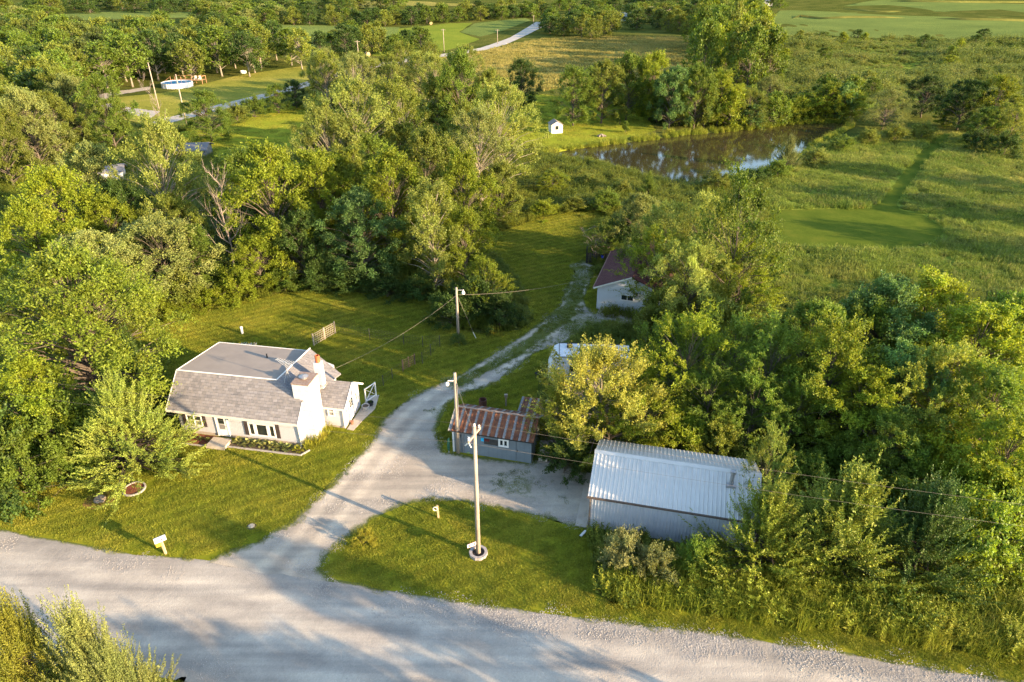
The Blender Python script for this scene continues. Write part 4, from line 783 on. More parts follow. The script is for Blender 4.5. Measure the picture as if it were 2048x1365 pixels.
M_shingle = shingle_mat('grey_shingles', (.145,.14,.145), (.24,.23,.235), (.205,.19,.18)); M_membrane = plain('grey_roof_membrane', (.27,.235,.20), (.225,.195,.17), scale=.8, rough=.95, bmp=.1, bscale=4)
M_found = plain('tan_foundation', (.36,.31,.26), (.27,.23,.19), scale=5, bmp=.3); M_shutter = siding_mat('dark_shutter', (.050,.036,.036), .06); 
M_clay = plain('clay_flue', (.42,.12,.045), (.30,.08,.03), scale=8, bmp=.2); M_rustcap = plain('rusty_cap', (.34,.27,.22), (.24,.15,.11), scale=6, metal=.3, rough=.7); M_metal = plain('galvanised_metal', (.42,.42,.42), (.30,.30,.31), scale=5, metal=.7, rough=.45)
M_concrete = plain('concrete', (.42,.37,.31), (.32,.28,.23), scale=2, bmp=.25, bscale=18); M_black = plain('black_paint', (.02,.02,.02), (.03,.03,.03), bmp=0)
m, nt, b = new_mat('window_glass'); b.inputs['Base Color'].default_value = (.02,.025,.025,1); b.inputs['Roughness'].default_value = .05; b.inputs['Specular IOR Level'].default_value = .6; M_glass = m
m, nt, b = new_mat('screened_glass'); b.inputs['Base Color'].default_value = (.20,.19,.18,1); b.inputs['Roughness'].default_value = .25; M_screen = m

def window(parent, o, u, n, w, h, panes=(1, 2), fr=.07, name='window', fmat=None, glass=None, lower=None, skip=False):
    """o = lower left corner on the wall, u along the wall, n out of it"""
    o, u, n, z = Vector(o), Vector(u), Vector(n), Vector((0, 0, 1)); f = MB(); d = .035
    def bar(a0, a1, b0, b1, t=d): f.obox(o + u*(a0+a1)/2 + z*(b0+b1)/2 + n*t*.9, u, z, n, (a1-a0)/2, (b1-b0)/2, t)
    bar(0, fr, 0, h); bar(w-fr, w, 0, h); bar(fr, w-fr, h-fr, h); bar(fr, w-fr, 0, fr)
    cw = (w - 2*fr)/panes[0]; ch = (h - 2*fr)/panes[1]
    for i in range(1, panes[0]): bar(fr + cw*i - fr*.45, fr + cw*i + fr*.45, fr, h-fr)
    for i in range(1, panes[1]): bar(fr, w-fr, fr + ch*i - .025, fr + ch*i + .025, d*.8)
    f_ = f.build(name, fmat or M_white, parent)
    for i in range(panes[0]):
        for j in range(panes[1]):
            p = MB(); p.obox(o + u*(fr + cw*(i+.5)) + z*(fr + ch*(j+.5)) + n*.012, u, z, n, cw/2, ch/2, .010); p.build('pane', (lower if (lower and j == 0) else glass) or M_glass, f_)
    return f_

# ---- white farmhouse
ROT_H = math.radians(-10.3)
house = thing('house', 'white farmhouse with grey shingle front roof and flat grey rear roof', 'house', (-14.9, 38.9, 0), ROT_H)
E0, FO, A_, D_, C_, B_ = (2.32, -.5), (4.35, 1.55), (-2.0, 1.55, 4.37), (.22, .62, 3.45), (.95, 5.5, 2.85), (-2.0, 6.85, 3.98)
wl_ = MB(); xl, xr, yb_ = -9.35, 0.0, 6.45
pr = [(0, .28), (0, 2.62), (1.5, 4.16), (yb_, 3.62), (yb_, .28)]; pr2 = [(0, .28), (0, 2.62), (.55, 3.26), (yb_, 2.95), (yb_, .28)]
for i in range(5):
    (y0, z0), (y1, z1) = pr[i], pr[(i+1) % 5]; (a0, c0), (a1, c1) = pr2[i], pr2[(i+1) % 5]
    wl_.poly([(xl, y0, z0), (-2.0, y0, z0), (-2.0, y1, z1), (xl, y1, z1)], True); wl_.poly([(-2.0, y0, z0), (xr, a0, c0), (xr, a1, c1), (-2.0, y1, z1)], True)
wl_.poly([(xl, y, z) for y, z in pr]); wl_.poly([(xr, y, z) for y, z in pr2], True); wl_.build('wall', M_siding, house)
MB().box(xl+.04, xr-.04, .04, yb_-.04, -.1, .275).build('foundation', M_found, house)
MB().slab([(-9.75, -.5, 2.32), (.22, -.5, 2.32), D_, A_, (-9.75, 1.55, 4.37)], .10).build('front_roof', M_shingle, house)
MB().slab([(-9.75, 1.56, 4.35), (-2.02, 1.56, 4.35), (-2.02, 6.9, 3.72), (-9.75, 6.9, 3.72)], .16).build('flat_roof', M_membrane, house)
gr_ = MB().slab([A_, D_, C_, B_], .10); gr_.poly([(-2.01, 1.6, 4.2), (-2.01, 6.85, 3.6), (-2.01, 6.85, 3.9), (-2.01, 1.6, 4.3)]); gr_.build('side_roof', M_shingle, house)
MB().beam((-9.78, 1.55, 4.38), (-2.0, 1.55, 4.40), .07, .06).build('roof_trim', M_white, house); MB().beam((-2.0, 1.55, 4.40), (-2.0, 6.88, 4.01), .07, .05).build('roof_trim', M_white, house)
MB().beam((-9.78, 6.92, 3.70), (-2.0, 6.92, 3.70), .05, .10).build('roof_trim', M_white, house); MB().beam((-9.78, 1.55, 4.33), (-9.78, 6.92, 3.69), .05, .10).build('roof_trim', M_white, house)
MB().beam((-9.78, -.52, 2.22), (.25, -.52, 2.22), .10, .14).build('gutter', M_trim, house)
MB().beam((-9.78, -.5, 2.27), (-9.78, 1.55, 4.30), .05, .12).build('roof_trim', M_white, house); MB().beam((.24, -.5, 2.27), (.24, .6, 3.38), .05, .12).build('roof_trim', M_white, house)
MB().tube([(-.03, -.42, 2.15), (-.03, -.09, 1.95), (-.03, -.06, .25), (.02, -.35, .1)], .04, 6).build('downspout', M_trim, house)
UX, FN = (1, 0, 0), (0, -1, 0)
window(house, (-8.72, 0, .80), UX, FN, 1.22, .92, (2, 2), lower=M_screen)
for x0 in (-9.02, -7.46): MB().box(x0, x0+.27, -.045, 0, .76, 1.76).build('shutter', M_shutter, house)
window(house, (-3.92, 0, .52), UX, FN, .52, 1.10, (1, 1), fr=.1); window(house, (-3.38, 0, .52), UX, FN, .98, 1.10, (1, 1), fr=.1); window(house, (-2.38, 0, .52), UX, FN, .52, 1.10, (1, 1), fr=.1)
for x0 in (-4.24, -1.82): MB().box(x0, x0+.28, -.045, 0, .50, 1.66).build('shutter', M_shutter, house)
dr = MB().box(-6.36, -5.58, -.05, 0, .16, 1.86).build('door', M_white, house)
MB().box(-6.19, -5.75, -.06, -.045, .75, 1.18).build('pane', M_screen, dr); MB().box(-6.19, -5.75, -.06, -.045, 1.22, 1.70).build('pane', M_glass, dr); MB().lathe([(.03, 0), (.03, .05)], 8, (-5.64, -.09, 1.0)).build('handle', M_metal, dr)
MB().box(-6.44, -6.37, -.07, 0, .14, 1.94).box(-5.57, -5.50, -.07, 0, .14, 1.94).box(-6.37, -5.57, -.07, 0, 1.87, 1.94).build('door_frame', M_white, house)
MB().lathe([(.03, 0), (.07, .05), (.06, .16), (.02, .2)], 8, (-5.3, -.1, 1.62)).build('porch_lamp', M_metal, house)
# big chimney
ch = MB().box(.02, .78, .75, 2.25, -.1, 3.5).build('chimney', M_whbrick, house)
MB().box(-.42, .80, .73, 2.27, 3.5, 4.72).build('chimney_top', M_whbrick, ch); MB().box(-.46, .84, .69, 2.31, 4.72, 4.80).build('cap', M_rustcap, ch); MB().lathe([(.22, 0), (.24, .16), (.34, .18), (.05, .30)], 12, (.15, 1.5, 4.80)).build('flue_cover', M_metal, ch)
ch = MB().box(.08, .58, 3.2, 3.7, 2.9, 5.0).build('chimney', M_whbrick, house); MB().lathe([(.17, 0), (.17, .55), (.13, .55), (.13, .3)], 10, (.33, 3.45, 5.0), caps=False).build('flue', M_clay, ch)
MB().tube([(-4.6, 5.0, 3.9), (-4.6, 5.0, 4.28)], .05, 8).build('vent_pipe', M_black, house)
# antenna on its tripod
an = MB(); ab = Vector((-1.3, 1.9, 4.0))
for k in range(3): an.tube([ab + Vector((math.cos(2.1*k)*.45, math.sin(2.1*k)*.45, -.05)), ab + Vector((0, 0, 1.0))], .018, 5)
an.tube([ab, ab + Vector((0, 0, 1.75))], .025, 6); ant = an.build('antenna', M_metal, house)
el = MB(); el.beam(ab + Vector((-.75, .3, 1.7)), ab + Vector((.6, -.24, 1.7)), .02)
for k in range(9): q = ab + Vector((-1.3, .5, 1.7))*(1-k/8) + Vector((1.0, -.4, 1.7))*(k/8) - ab*0; q = ab + Vector((-.75 + 1.35*k/8, .3 - .54*k/8, 1.72)); L_ = .16 + .035*k; el.beam(q - Vector((.36, .93, 0))*L_, q + Vector((.36, .93, 0))*L_, .009)
el.build('antenna_boom', M_white, ant)
# side wing
wg = MB(); ww = [(2.55, .2), (2.55, 2.12), (3.98, 3.08), (5.42, 2.12), (5.42, .2)]
for i in range(5):
    (y0, z0), (y1, z1) = ww[i], ww[(i+1) % 5]; wg.poly([(.0, y0, z0), (2.25, y0, z0), (2.25, y1, z1), (.0, y1, z1)], True)
wg.poly([(2.25, y, z) for y, z in ww], True); wg.build('wing_wall', M_siding, house); MB().box(.05, 2.21, 2.59, 5.38, -.1, .195).build('foundation', M_found, house)
MB().slab([(.1, 2.25, 1.97), (2.48, 2.25, 1.97), (2.48, 3.98, 3.20), (.1, 3.98, 3.20)], .09).build('wing_roof', M_shingle, house); MB().slab([(.1, 3.985, 3.20), (2.48, 3.985, 3.20), (2.48, 5.75, 1.97), (.1, 5.75, 1.97)], .09).build('wing_roof', M_shingle, house)
MB().beam((.1, 2.22, 1.90), (2.5, 2.22, 1.90), .09, .12).build('gutter', M_trim, house); MB().beam((2.5, 2.25, 1.93), (2.5, 3.98, 3.16), .05, .13).beam((2.5, 3.98, 3.16), (2.5, 5.78, 1.93), .05, .13).build('roof_trim', M_white, house)
MB().tube([(2.2, 2.3, 1.85), (2.2, 2.48, 1.65), (2.2, 2.48, .1)], .035, 6).build('downspout', M_trim, house)
UY, RN = (0, 1, 0), (1, 0, 0)
window(house, (1.0, 2.55, 1.05), UX, FN, .52, .74, (1, 2), lower=M_screen, glass=M_screen); window(house, (2.25, 2.66, 1.15), UY, RN, .38, .78, (1, 2), fr=.05, glass=M_screen)
d2 = MB().box(2.25, 2.30, 3.35, 4.12, .22, 2.05).build('door', M_white, house)
for j in range(3):
    for i in range(2): MB().box(2.295, 2.315, 3.48 + .28*i, 3.70 + .28*i, 1.20 + .24*j, 1.40 + .24*j).build('pane', M_glass, d2)
window(house, (2.25, 4.5, 1.05), UY, RN, .42, .78, (1, 2), fr=.05, glass=M_screen)
MB().tube([(2.33, 3.22, 2.4), (2.33, 3.22, .1)], .025, 6).build('conduit', M_metal, house)
def hloc(x, y, z=0.0): c, s = math.cos(ROT_H), math.sin(ROT_H); return (-14.9 + x*c - y*s, 38.9 + x*s + y*c, z)

# ---- grey shed under rusty roof sheets
def rust_mat(name, grey=.45):
    m, nt, b = new_mat(name); L = nt.links; v = coord(nt, 'Object'); oi = N(nt, 'ShaderNodeObjectInfo'); sp = N(nt, 'ShaderNodeSeparateXYZ'); L.new(v, sp.inputs[0])
    off = N(nt, 'ShaderNodeVectorMath', operation='ADD'); L.new(v, off.inputs[0]); cb = N(nt, 'ShaderNodeCombineXYZ'); L.new(mth(nt, 'MULTIPLY', oi.outputs['Random'], 40.), cb.inputs[0]); L.new(cb.outputs[0], off.inputs[1])
    n1 = noise(nt, off.outputs[0], 9, 6, .7); f = mth(nt, 'ADD', mth(nt, 'MULTIPLY', sp.outputs[0], 5.5), mth(nt, 'MULTIPLY', n1, 1.1)); f = ramp(nt, mth(nt, 'MULTIPLY', mth(nt, 'SUBTRACT', f, 1.25), 2.2, True), [(.0, (0,)*3), (1., (1,)*3)])
    rust = ramp(nt, noise(nt, off.outputs[0], 3, 6), [(.3, (.085,.034,.02)), (.55, (.16,.06,.028)), (.75, (.25,.105,.045))]); zinc = ramp(nt, noise(nt, off.outputs[0], 12, 4), [(.35, (.14,.135,.13)), (.65, (grey*.52,)*3)])
    L.new(mixc(nt, f, zinc, rust), b.inputs['Base Color']); b.inputs['Roughness'].default_value = .65; b.inputs['Specular IOR Level'].default_value = .3; bump(nt, b, n1, .2, .01); return m
M_rust = rust_mat('rusty_roof_sheet'); M_shed = siding_mat('blue_grey_boards', (.165,.195,.215), .32, 0, .85); M_shedtrim = plain('weathered_trim', (.45,.42,.36), (.28,.24,.2), scale=6, bmp=.2)
SH, SR = (-4.12, 38.35, 0), math.radians(-14.0)
shed = thing('shed', 'blue-grey board shed with rust-striped sheet metal roof', 'shed', SH, SR)
sw = MB(); pf = [(0, 0), (0, 2.02), (1.45, 2.78), (2.9, 2.0), (2.9, 0)]
for i in range(5):
    (y0, z0), (y1, z1) = pf[i], pf[(i+1) % 5]; sw.poly([(0, y0, z0), (5.6, y0, z0), (5.6, y1, z1), (0, y1, z1)], True)
sw.poly([(0, y, z) for y, z in pf]); sw.poly([(5.6, y, z) for y, z in pf], True); sw.build('wall', M_shed, shed)
NP = 11; pw_ = 6.0/NP
def roof_sheet(w, run, rise, ribs=4, mat=None, name='sheet'):
    """ribbed sheet: x across, y up the slope, solid"""
    b_ = MB(); n = ribs*4; pr_ = []
    for k in range(ribs): x = w*k/ribs; pr_ += [(x, .0), (x + w/ribs*.62, .0), (x + w/ribs*.72, .035), (x + w/ribs*.90, .035)]
    pr_.append((w, .0))
    top_ = [(x, 0, z) for x, z in pr_]; up_ = [(x, run, z + rise) for x, z in pr_]; nn = len(pr_); b_.v = top_ + up_ + [(x, y, z-.02) for x, y, z in top_] + [(x, y, z-.02) for x, y, z in up_]
    for i in range(nn-1): b_.f.append([i, i+1, nn+i+1, nn+i]); b_.f.append([2*nn+i, 3*nn+i, 3*nn+i+1, 2*nn+i+1]); b_.f.append([i, 2*nn+i, 2*nn+i+1, i+1]); b_.f.append([nn+i, nn+i+1, 3*nn+i+1, 3*nn+i])
    b_.f.append([0, nn, 3*nn, 2*nn]); b_.f.append([nn-1, 3*nn-1, 4*nn-1, 2*nn-1]); return b_.mesh(name, mat)
fs = roof_sheet(pw_-.004, 1.68, .86, 2, M_rust, 'rusty_sheet')
for k in range(NP):
    link_mesh('roof_sheet', fs, shed, (-.2 + k*pw_, -.22, 1.95 + .006*(k % 2))); o = link_mesh('roof_sheet', fs, shed, (-.2 + (k+1)*pw_, 3.16, 1.93 + .006*(k % 2)), math.pi)
MB().beam((-.22, 1.46, 2.85), (5.82, 1.46, 2.85), .16, .05).build('ridge_cap', M_rustcap, shed); MB().beam((-.2, -.2, 1.90), (5.8, -.2, 1.90), .04, .10).build('fascia', M_black, shed)
MB().beam((-.21, -.22, 1.90), (-.21, 1.46, 2.78), .05, .12).build('barge_board', M_shedtrim, shed)
window(shed, (3.3, 0, 1.08), UX, FN, .72, .66, (2, 1), fr=.12)
MB().box(4.55, 4.56, -.02, 0, .1, 1.85).box(4.56, 5.5, -.015, 0, 1.84, 1.86).build('door_gap', M_black, shed); MB().box(4.62, 4.66, -.06, 0, .85, .98).build('door_latch', M_black, shed)
MB().box(-.02, .10, -.03, .0, .0, 1.95).build('corner_board', M_white, shed)
# flag board: dark red canton over grey stripes
fl = thing('flag_board', 'wooden flag board with red canton and black stripes on the shed wall', 'flag board', (SH[0], SH[1], 0), SR)
MB().box(2.28, 3.24, -.05, -.012, 1.10, 1.56).build('board', plain('grey_board', (.10,.095,.085)), fl); MB().box(2.28, 2.66, -.058, -.051, 1.34, 1.56).build('canton', plain('dark_red', (.10,.018,.015)), fl)
Mbs = plain('black_stripe', (.018,.018,.018))
for j in range(6): MB().box(2.28 if j < 3 else 2.67, 3.24, -.058, -.051, 1.12 + .074*j, 1.157 + .074*j).build('stripe', Mbs, fl)
MB().box(2.06, 2.26, -.05, -.012, 1.30, 1.55).build('blue_sign_tmp', plain('sky_blue_paint', (.02,.42,.70), (.02,.36,.62), bmp=0)); o = bpy.data.objects['blue_sign_tmp']; o.name = 'wall_sign'; o.location = SH; o.rotation_euler = (0, 0, SR); tag(o, 'small bright blue square sign on the shed wall beside the flag board', 'sign')
pl_ = thing('slat_sign', 'red and white slatted board hung on the shed wall left of the pole', 'sign', SH, SR); Mr = plain('faded_red', (.42,.10,.07)); 
for j in range(7): MB().box(1.08, 1.42, -.05, -.015, .95 + .085*j, 1.02 + .085*j).build('slat', (M_white, Mr)[j % 2], pl_)
MB().box(.42, .58, -.09, 0, 1.35, 1.55).build('meter_box_tmp', M_black); o = bpy.data.objects['meter_box_tmp']; o.name = 'electric_box'; o.location = SH; o.rotation_euler = (0, 0, SR); tag(o, 'small black electric box on the shed wall behind the light pole', 'electric box')
MB().tube([(.75, -.04, .1), (.75, -.04, 2.0)], .03, 6).build('conduit', M_metal, shed)
# lean-to behind
lt = thing('lean_to', 'small lean-to with dark rusty roof behind the shed', 'lean-to', (.45, 40.9, 0), SR)
MB().box(0, 2.2, 0, 1.5, 0, 1.45).build('wall', M_shed, lt)
ls = roof_sheet(.585, 1.75, .35, 2, M_rust, 'rusty_sheet_small')
for k in range(4): link_mesh('roof_sheet', ls, lt, (-.08 + .59*k, -.12, 1.52))
# split wood heap
wp = thing('wood_pile', 'heap of split logs and boards at the right end of the shed', 'wood pile', (1.95, 37.5, 0), SR); rw = np.random.default_rng(3); Mw = plain('weathered_wood', (.30,.25,.20), (.17,.14,.11), scale=5, stretch=(1, 1, 6))
for k in range(34):
    a = rw.uniform(-.9, .9); c = Vector((rw.uniform(0, 1.1), rw.uniform(-.2, 1.3), .08 + .95*rw.uniform()**1.6)); d = Vector((math.cos(a), math.sin(a), rw.normal()*.35)).normalized()
    MB().beam(c - d*.3, c + d*.3*rw.uniform(.6, 1.4), .12, .09).build('log', Mw, wp)
MB().beam((-.1, -.35, .04), (1.5, -.28, .06), .18, .05).build('plank', Mw, wp); MB().box(-.05, .55, -.3, .2, .0, .28).build('block', M_concrete, wp)

# ---- grey-white metal garage
def panel_mat(name, c): return plain(name, c, tuple(x*.86 for x in c), scale=1.2, rough=.6, metal=.0, bmp=.05, bscale=4, spec=.5)
M_roofm = panel_mat('pale_metal_roof', (.52,.515,.49)); M_wallm = panel_mat('pale_metal_wall', (.42,.45,.50))
GR, GL = math.radians(-13.4), 9.6
gar = thing('garage', 'pale ribbed metal garage with stove pipe, right of the driveway', 'garage', (4.6, 30.95, 0), GR); GD, GE, GRZ = 5.5, 2.55, 3.72
np_ = 10; gw = (GL + .2)/np_; rs = roof_sheet(gw-.003, GD/2 + .12, GRZ-GE + .06, 4, M_roofm, 'ribbed_roof_panel')
for k in range(np_): link_mesh('roof_panel', rs, gar, (-.1 + gw*k, -.12, GE - .02 + .004*(k % 2))); link_mesh('roof_panel', rs, gar, (-.1 + gw*(k+1), GD + .12, GE - .02 + .004*(k % 2)), math.pi)
MB().slab([(-.12, GD/2-.22, GRZ-.02), (GL+.12, GD/2-.22, GRZ-.02), (GL+.12, GD/2, GRZ+.085), (-.12, GD/2, GRZ+.085)], .015).slab([(-.12, GD/2, GRZ+.085), (GL+.12, GD/2, GRZ+.085), (GL+.12, GD/2+.22, GRZ-.02), (-.12, GD/2+.22, GRZ-.02)], .015).build('ridge_cap', M_roofm, gar)
def wall_panel(w, h, ribs, mat):
    b_ = MB(); pr_ = []
    for k in range(ribs): x = w*k/ribs; pr_ += [(x, 0), (x + w/ribs*.66, 0), (x + w/ribs*.74, -.025), (x + w/ribs*.92, -.025)]
    pr_.append((w, 0)); nn = len(pr_); b_.v = [(x, y, z) for z in (0, h) for x, y in pr_] + [(x, y+.03, z) for z in (0, h) for x, y in pr_]
    for i in range(nn-1): b_.f += [[i, i+1, nn+i+1, nn+i], [2*nn+i, 3*nn+i, 3*nn+i+1, 2*nn+i+1], [nn+i, nn+i+1, 3*nn+i+1, 3*nn+i]]
    return b_.mesh('ribbed_wall_panel', mat)
ww_ = GL/np_; wm_ = wall_panel(ww_-.002, GE-.05, 5, M_wallm)
for k in range(np_): link_mesh('wall_panel', wm_, gar, (ww_*k, 0, 0)); link_mesh('wall_panel', wm_, gar, (ww_*(k+1), GD, 0), math.pi)
for xx in (.0, GL):
    e = MB(); t_ = .03; e.v = [(xx + s*t_, y, z) for s in (0, 1 if xx == 0 else -1) for y, z in ((.04, 0), (GD-.04, 0), (GD-.04, GE-.06), (GD/2, GRZ-.08), (.04, GE-.06))]; e.f = [[0, 1, 2, 3, 4], [9, 8, 7, 6, 5]] + [[i, 5+i, 5+(i+1) % 5, (i+1) % 5] for i in range(5)]; e.build('gable_wall', M_wallm, gar)
MB().box(-.05, 0, 1.0, 4.4, .02, 2.2).build('garage_door', M_white, gar)
MB().beam((-.15, -.16, GE-.06), (GL+.1, -.16, GE-.06), .10, .10).build('gutter', plain('brown_gutter', (.10,.075,.06)), gar); MB().tube([(.06, -.14, GE-.1), (.06, -.06, GE-.35), (.06, -.06, .15), (-.05, -.4, .05)], .045, 6).build('downspout', plain('brown_downspout', (.14,.11,.09)), gar)
MB().beam((-.05, -.4, .06), (-.3, -.9, .03), .14, .08).build('splash_block', M_white, gar)
sp_ = MB().box(7.75, 8.25, 1.62, 2.15, 3.22, 3.42).build('pipe_flashing', M_metal, gar); MB().tube([(8.0, 1.9, 3.3), (8.0, 1.9, 4.15)], .12, 10).build('stove_pipe', M_metal, sp_); MB().lathe([(.13, 0), (.17, .02), (.17, .20), (.10, .24)], 10, (8.0, 1.9, 4.15)).build('pipe_cap', M_metal, sp_)
gf = thing('concrete_apron', 'narrow concrete apron at the garage doorway', 'slab', (4.6, 30.95, 0), GR); MB().box(-.75, -.06, -.1, 5.0, -.05, .05).build('slab', M_concrete, gf)

# ---- garage with brown roof
M_brown = shingle_mat('brown_shingles', (.085,.035,.035), (.125,.052,.048), (.105,.045,.042), .5, .2); M_pale = siding_mat('pale_blue_siding', (.55,.56,.57), .14)
bg = thing('garage', 'pale grey garage with dark red-brown roof half hidden by willows', 'garage', (8.4, 61.2, 0), math.radians(-17)); BW, BD, BE, BR = 6.6, 9.6, 2.45, 3.85
e = MB(); pf = [(0, 0), (0, BE), (BW/2, BR-.1), (BW, BE), (BW, 0)]
for i in range(5): (x0, z0), (x1, z1) = pf[i], pf[(i+1) % 5]; e.poly([(x0, 0, z0), (x1, 0, z1), (x1, BD, z1), (x0, BD, z0)])
e.poly([(x, 0, z) for x, z in pf], True); e.poly([(x, BD, z) for x, z in pf]); e.build('wall', M_pale, bg)
MB().slab([(-.35, -.3, BE-.1), (BW/2, -.3, BR+.04), (BW/2, BD+.3, BR+.04), (-.35, BD+.3, BE-.1)][::-1], .1).build('roof', M_brown, bg); MB().slab([(BW/2+.004, -.3, BR+.04), (BW+.35, -.3, BE-.1), (BW+.35, BD+.3, BE-.1), (BW/2+.004, BD+.3, BR+.04)][::-1], .1).build('roof', M_brown, bg)
MB().beam((-.36, -.3, BE-.17), (BW/2, -.3, BR-.03), .05, .14).build('barge_board', M_trim, bg); MB().beam((-.40, -.32, BE-.16), (-.40, BD+.3, BE-.16), .1, .12).build('gutter', plain('rust_brown', (.22,.12,.08)), bg)
window(bg, (2.35, 0, 1.25), UX, FN, 1.25, .62, (2, 1), fr=.06); MB().lathe([(.12, 0), (.12, .3), (.2, .32), (.05, .42)], 8, (1.6, 9.0, 3.2)).build('roof_vent', M_metal, bg)
ap = thing('concrete_apron', 'pale concrete strip along the brown-roofed garage front', 'slab', (8.4, 61.2, 0), math.radians(-17)); MB().box(.3, 4.2, -1.5, -.02, -.05, .03).build('slab', M_concrete, ap)

# ---- camper trailer
M_camper = plain('camper_white', (.66,.67,.68), (.50,.51,.52), rough=.6, bmp=0); M_cdark = plain('camper_trim', (.03,.03,.035), bmp=0)
cp = thing('camper_trailer', 'white camper trailer parked behind the golden elm', 'trailer', (3.0, 46.8, 0), math.radians(-4)); CL, CW = 6.4, 2.3
e = MB(); pf = [(.0, .55), (-.12, 1.2), (.35, 2.55), (.75, 2.78), (CL, 2.78), (CL, .55)]; n = len(pf)
e.v = [(x, y, z) for y in (0, CW) for x, z in pf]; e.f = [list(range(n)), list(range(2*n-1, n-1, -1))] + [[i, n+i, n+(i+1) % n, (i+1) % n] for i in range(n)]; e.build('body', M_camper, cp)
MB().beam((.72, .0, 2.80), (CL, .0, 2.80), .05, .05).beam((.72, CW, 2.80), (CL, CW, 2.80), .05, .05).beam((.74, 0, 2.80), (.74, CW, 2.80), .04, .04).build('roof_edge', M_cdark, cp)
for x0, y0 in ((1.35, 1.5), (2.4, 1.0), (4.0, 1.3)): MB().box(x0, x0+.42, y0, y0+.42, 2.785, 3.0).build('roof_vent', M_cdark, cp)
MB().box(5.0, 6.1, .8, 1.6, 2.785, 3.08).build('air_conditioner', M_camper, cp)
for x0 in (1.6, 4.6): MB().box(x0, x0+.9, -.015, 0, 1.5, 2.1).build('window', M_glass, cp)
MB().box(.3, CL-.2, -.012, 0, 1.05, 1.15).build('stripe', M_cdark, cp); MB().box(3.2, 3.85, -.02, 0, .75, 2.35).build('door', M_white, cp)
for x0 in (3.9, 4.8):
    for y0 in (.02, CW-.24): w_ = MB(); w_.lathe([(.20, 0), (.34, .02), (.34, .20), (.20, .22)], 16); o = w_.build('wheel', M_cdark, cp, (x0, y0+.22 if y0 < 1 else y0+.22, .34)); o.rotation_euler = (math.pi/2, 0, 0)
MB().tube([(-1.2, CW/2, .5), (0, .3, .6)], .05, 6).tube([(-1.2, CW/2, .5), (0, CW-.3, .6)], .05, 6).tube([(-1.1, CW/2, 0), (-1.1, CW/2, .6)], .04, 6).build('drawbar', M_cdark, cp)

# ---- little white shed by the pond
q = at(1114, 268); ps = thing('garden_shed', 'little white shed with grey roof on the pond lawn', 'shed', (q[0]-1.1, q[1], 0), math.radians(12))
e = MB(); pf = [(0, 0), (0, 1.75), (1.15, 2.35), (2.3, 1.75), (2.3, 0)]
for i in range(5): (x0, z0), (x1, z1) = pf[i], pf[(i+1) % 5]; e.poly([(x0, 0, z0), (x1, 0, z1), (x1, 2.6, z1), (x0, 2.6, z0)])
e.poly([(x, 0, z) for x, z in pf], True); e.poly([(x, 2.6, z) for x, z in pf]); e.build('wall', M_white, ps)
MB().slab([(-.15, -.15, 1.70), (1.15, -.15, 2.42), (1.15, 2.75, 2.42), (-.15, 2.75, 1.70)][::-1], .06).build('roof', M_membrane, ps); MB().slab([(1.154, -.15, 2.42), (2.45, -.15, 1.70), (2.45, 2.75, 1.70), (1.154, 2.75, 2.42)][::-1], .06).build('roof', M_membrane, ps)
MB().box(.75, 1.45, -.03, 0, .75, 1.5).build('window', M_glass, ps); MB().box(2.3, 2.33, .8, 1.7, .1, 1.6).build('door', M_black, ps)

# ---- far farmstead and neighbours
def barn(name, label, px, py, w, d, h, rise, rot, wall, roof, cat='house'):
    q = at(px, py); z0 = float(hgt(q[0], q[1])); t = thing(name, label, cat, (q[0], q[1], z0 - .2), rot); e = MB(); pf = [(0, 0), (0, h), (d/2, h+rise), (d, h), (d, 0)]
    for i in range(5): (y0, za), (y1, zb) = pf[i], pf[(i+1) % 5]; e.poly([(-w/2, y0, za), (w/2, y0, za), (w/2, y1, zb), (-w/2, y1, zb)], True)
    e.poly([(-w/2, y, z) for y, z in pf]); e.poly([(w/2, y, z) for y, z in pf], True); e.build('wall', wall, t); o_ = .4; sl = rise/(d/2)
    MB().slab([(-w/2-o_, -o_, h-o_*sl+.06), (w/2+o_, -o_, h-o_*sl+.06), (w/2+o_, d/2, h+rise+.06), (-w/2-o_, d/2, h+rise+.06)], .12).build('roof', roof, t); MB().slab([(-w/2-o_, d/2+.01, h+rise+.06), (w/2+o_, d/2+.01, h+rise+.06), (w/2+o_, d+o_, h-o_*sl+.06), (-w/2-o_, d+o_, h-o_*sl+.06)], .12).build('roof', roof, t)
    for k in range(int(w/3.2)): MB().box(-w/2 + 1 + 3.2*k, -w/2 + 2.2 + 3.2*k, -.04, 0, 1.1, 2.2).build('window', M_glass, t)
    return t
M_tanroof = plain('tan_roof', (.40,.28,.20), (.33,.23,.17), bmp=0); M_blueroof = plain('blue_grey_roof', (.32,.37,.42), bmp=0)
barn('house', 'white far house with tan roof among trees at the top', 1318, 33, 14, 9, 4.2, 2.2, math.radians(-14), M_white, M_tanroof)
barn('barn', 'low far building with blue-grey metal roof left of the far house', 1244, 42, 12, 8, 3, 1.8, math.radians(-8), M_white, M_blueroof, 'barn')
barn('barn', 'tiny far white building beyond the fields at the top right', 1527, 8, 16, 9, 4, 2.2, math.radians(-10), M_white, M_blueroof, 'barn')
barn('house', 'neighbouring grey-roofed house glimpsed between trees beyond the cottonwood', 388, 322, 4.4, 4.4, 2.1, .7, math.radians(8), plain('grey_wall', (.13,.15,.17)), plain('slate_roof', (.13,.135,.15), bmp=0))
barn('shed', 'white walled outbuilding glimpsed through the wood at the left', 228, 365, 3, 3, 2.0, .6, math.radians(20), M_white, M_shingle, 'shed')

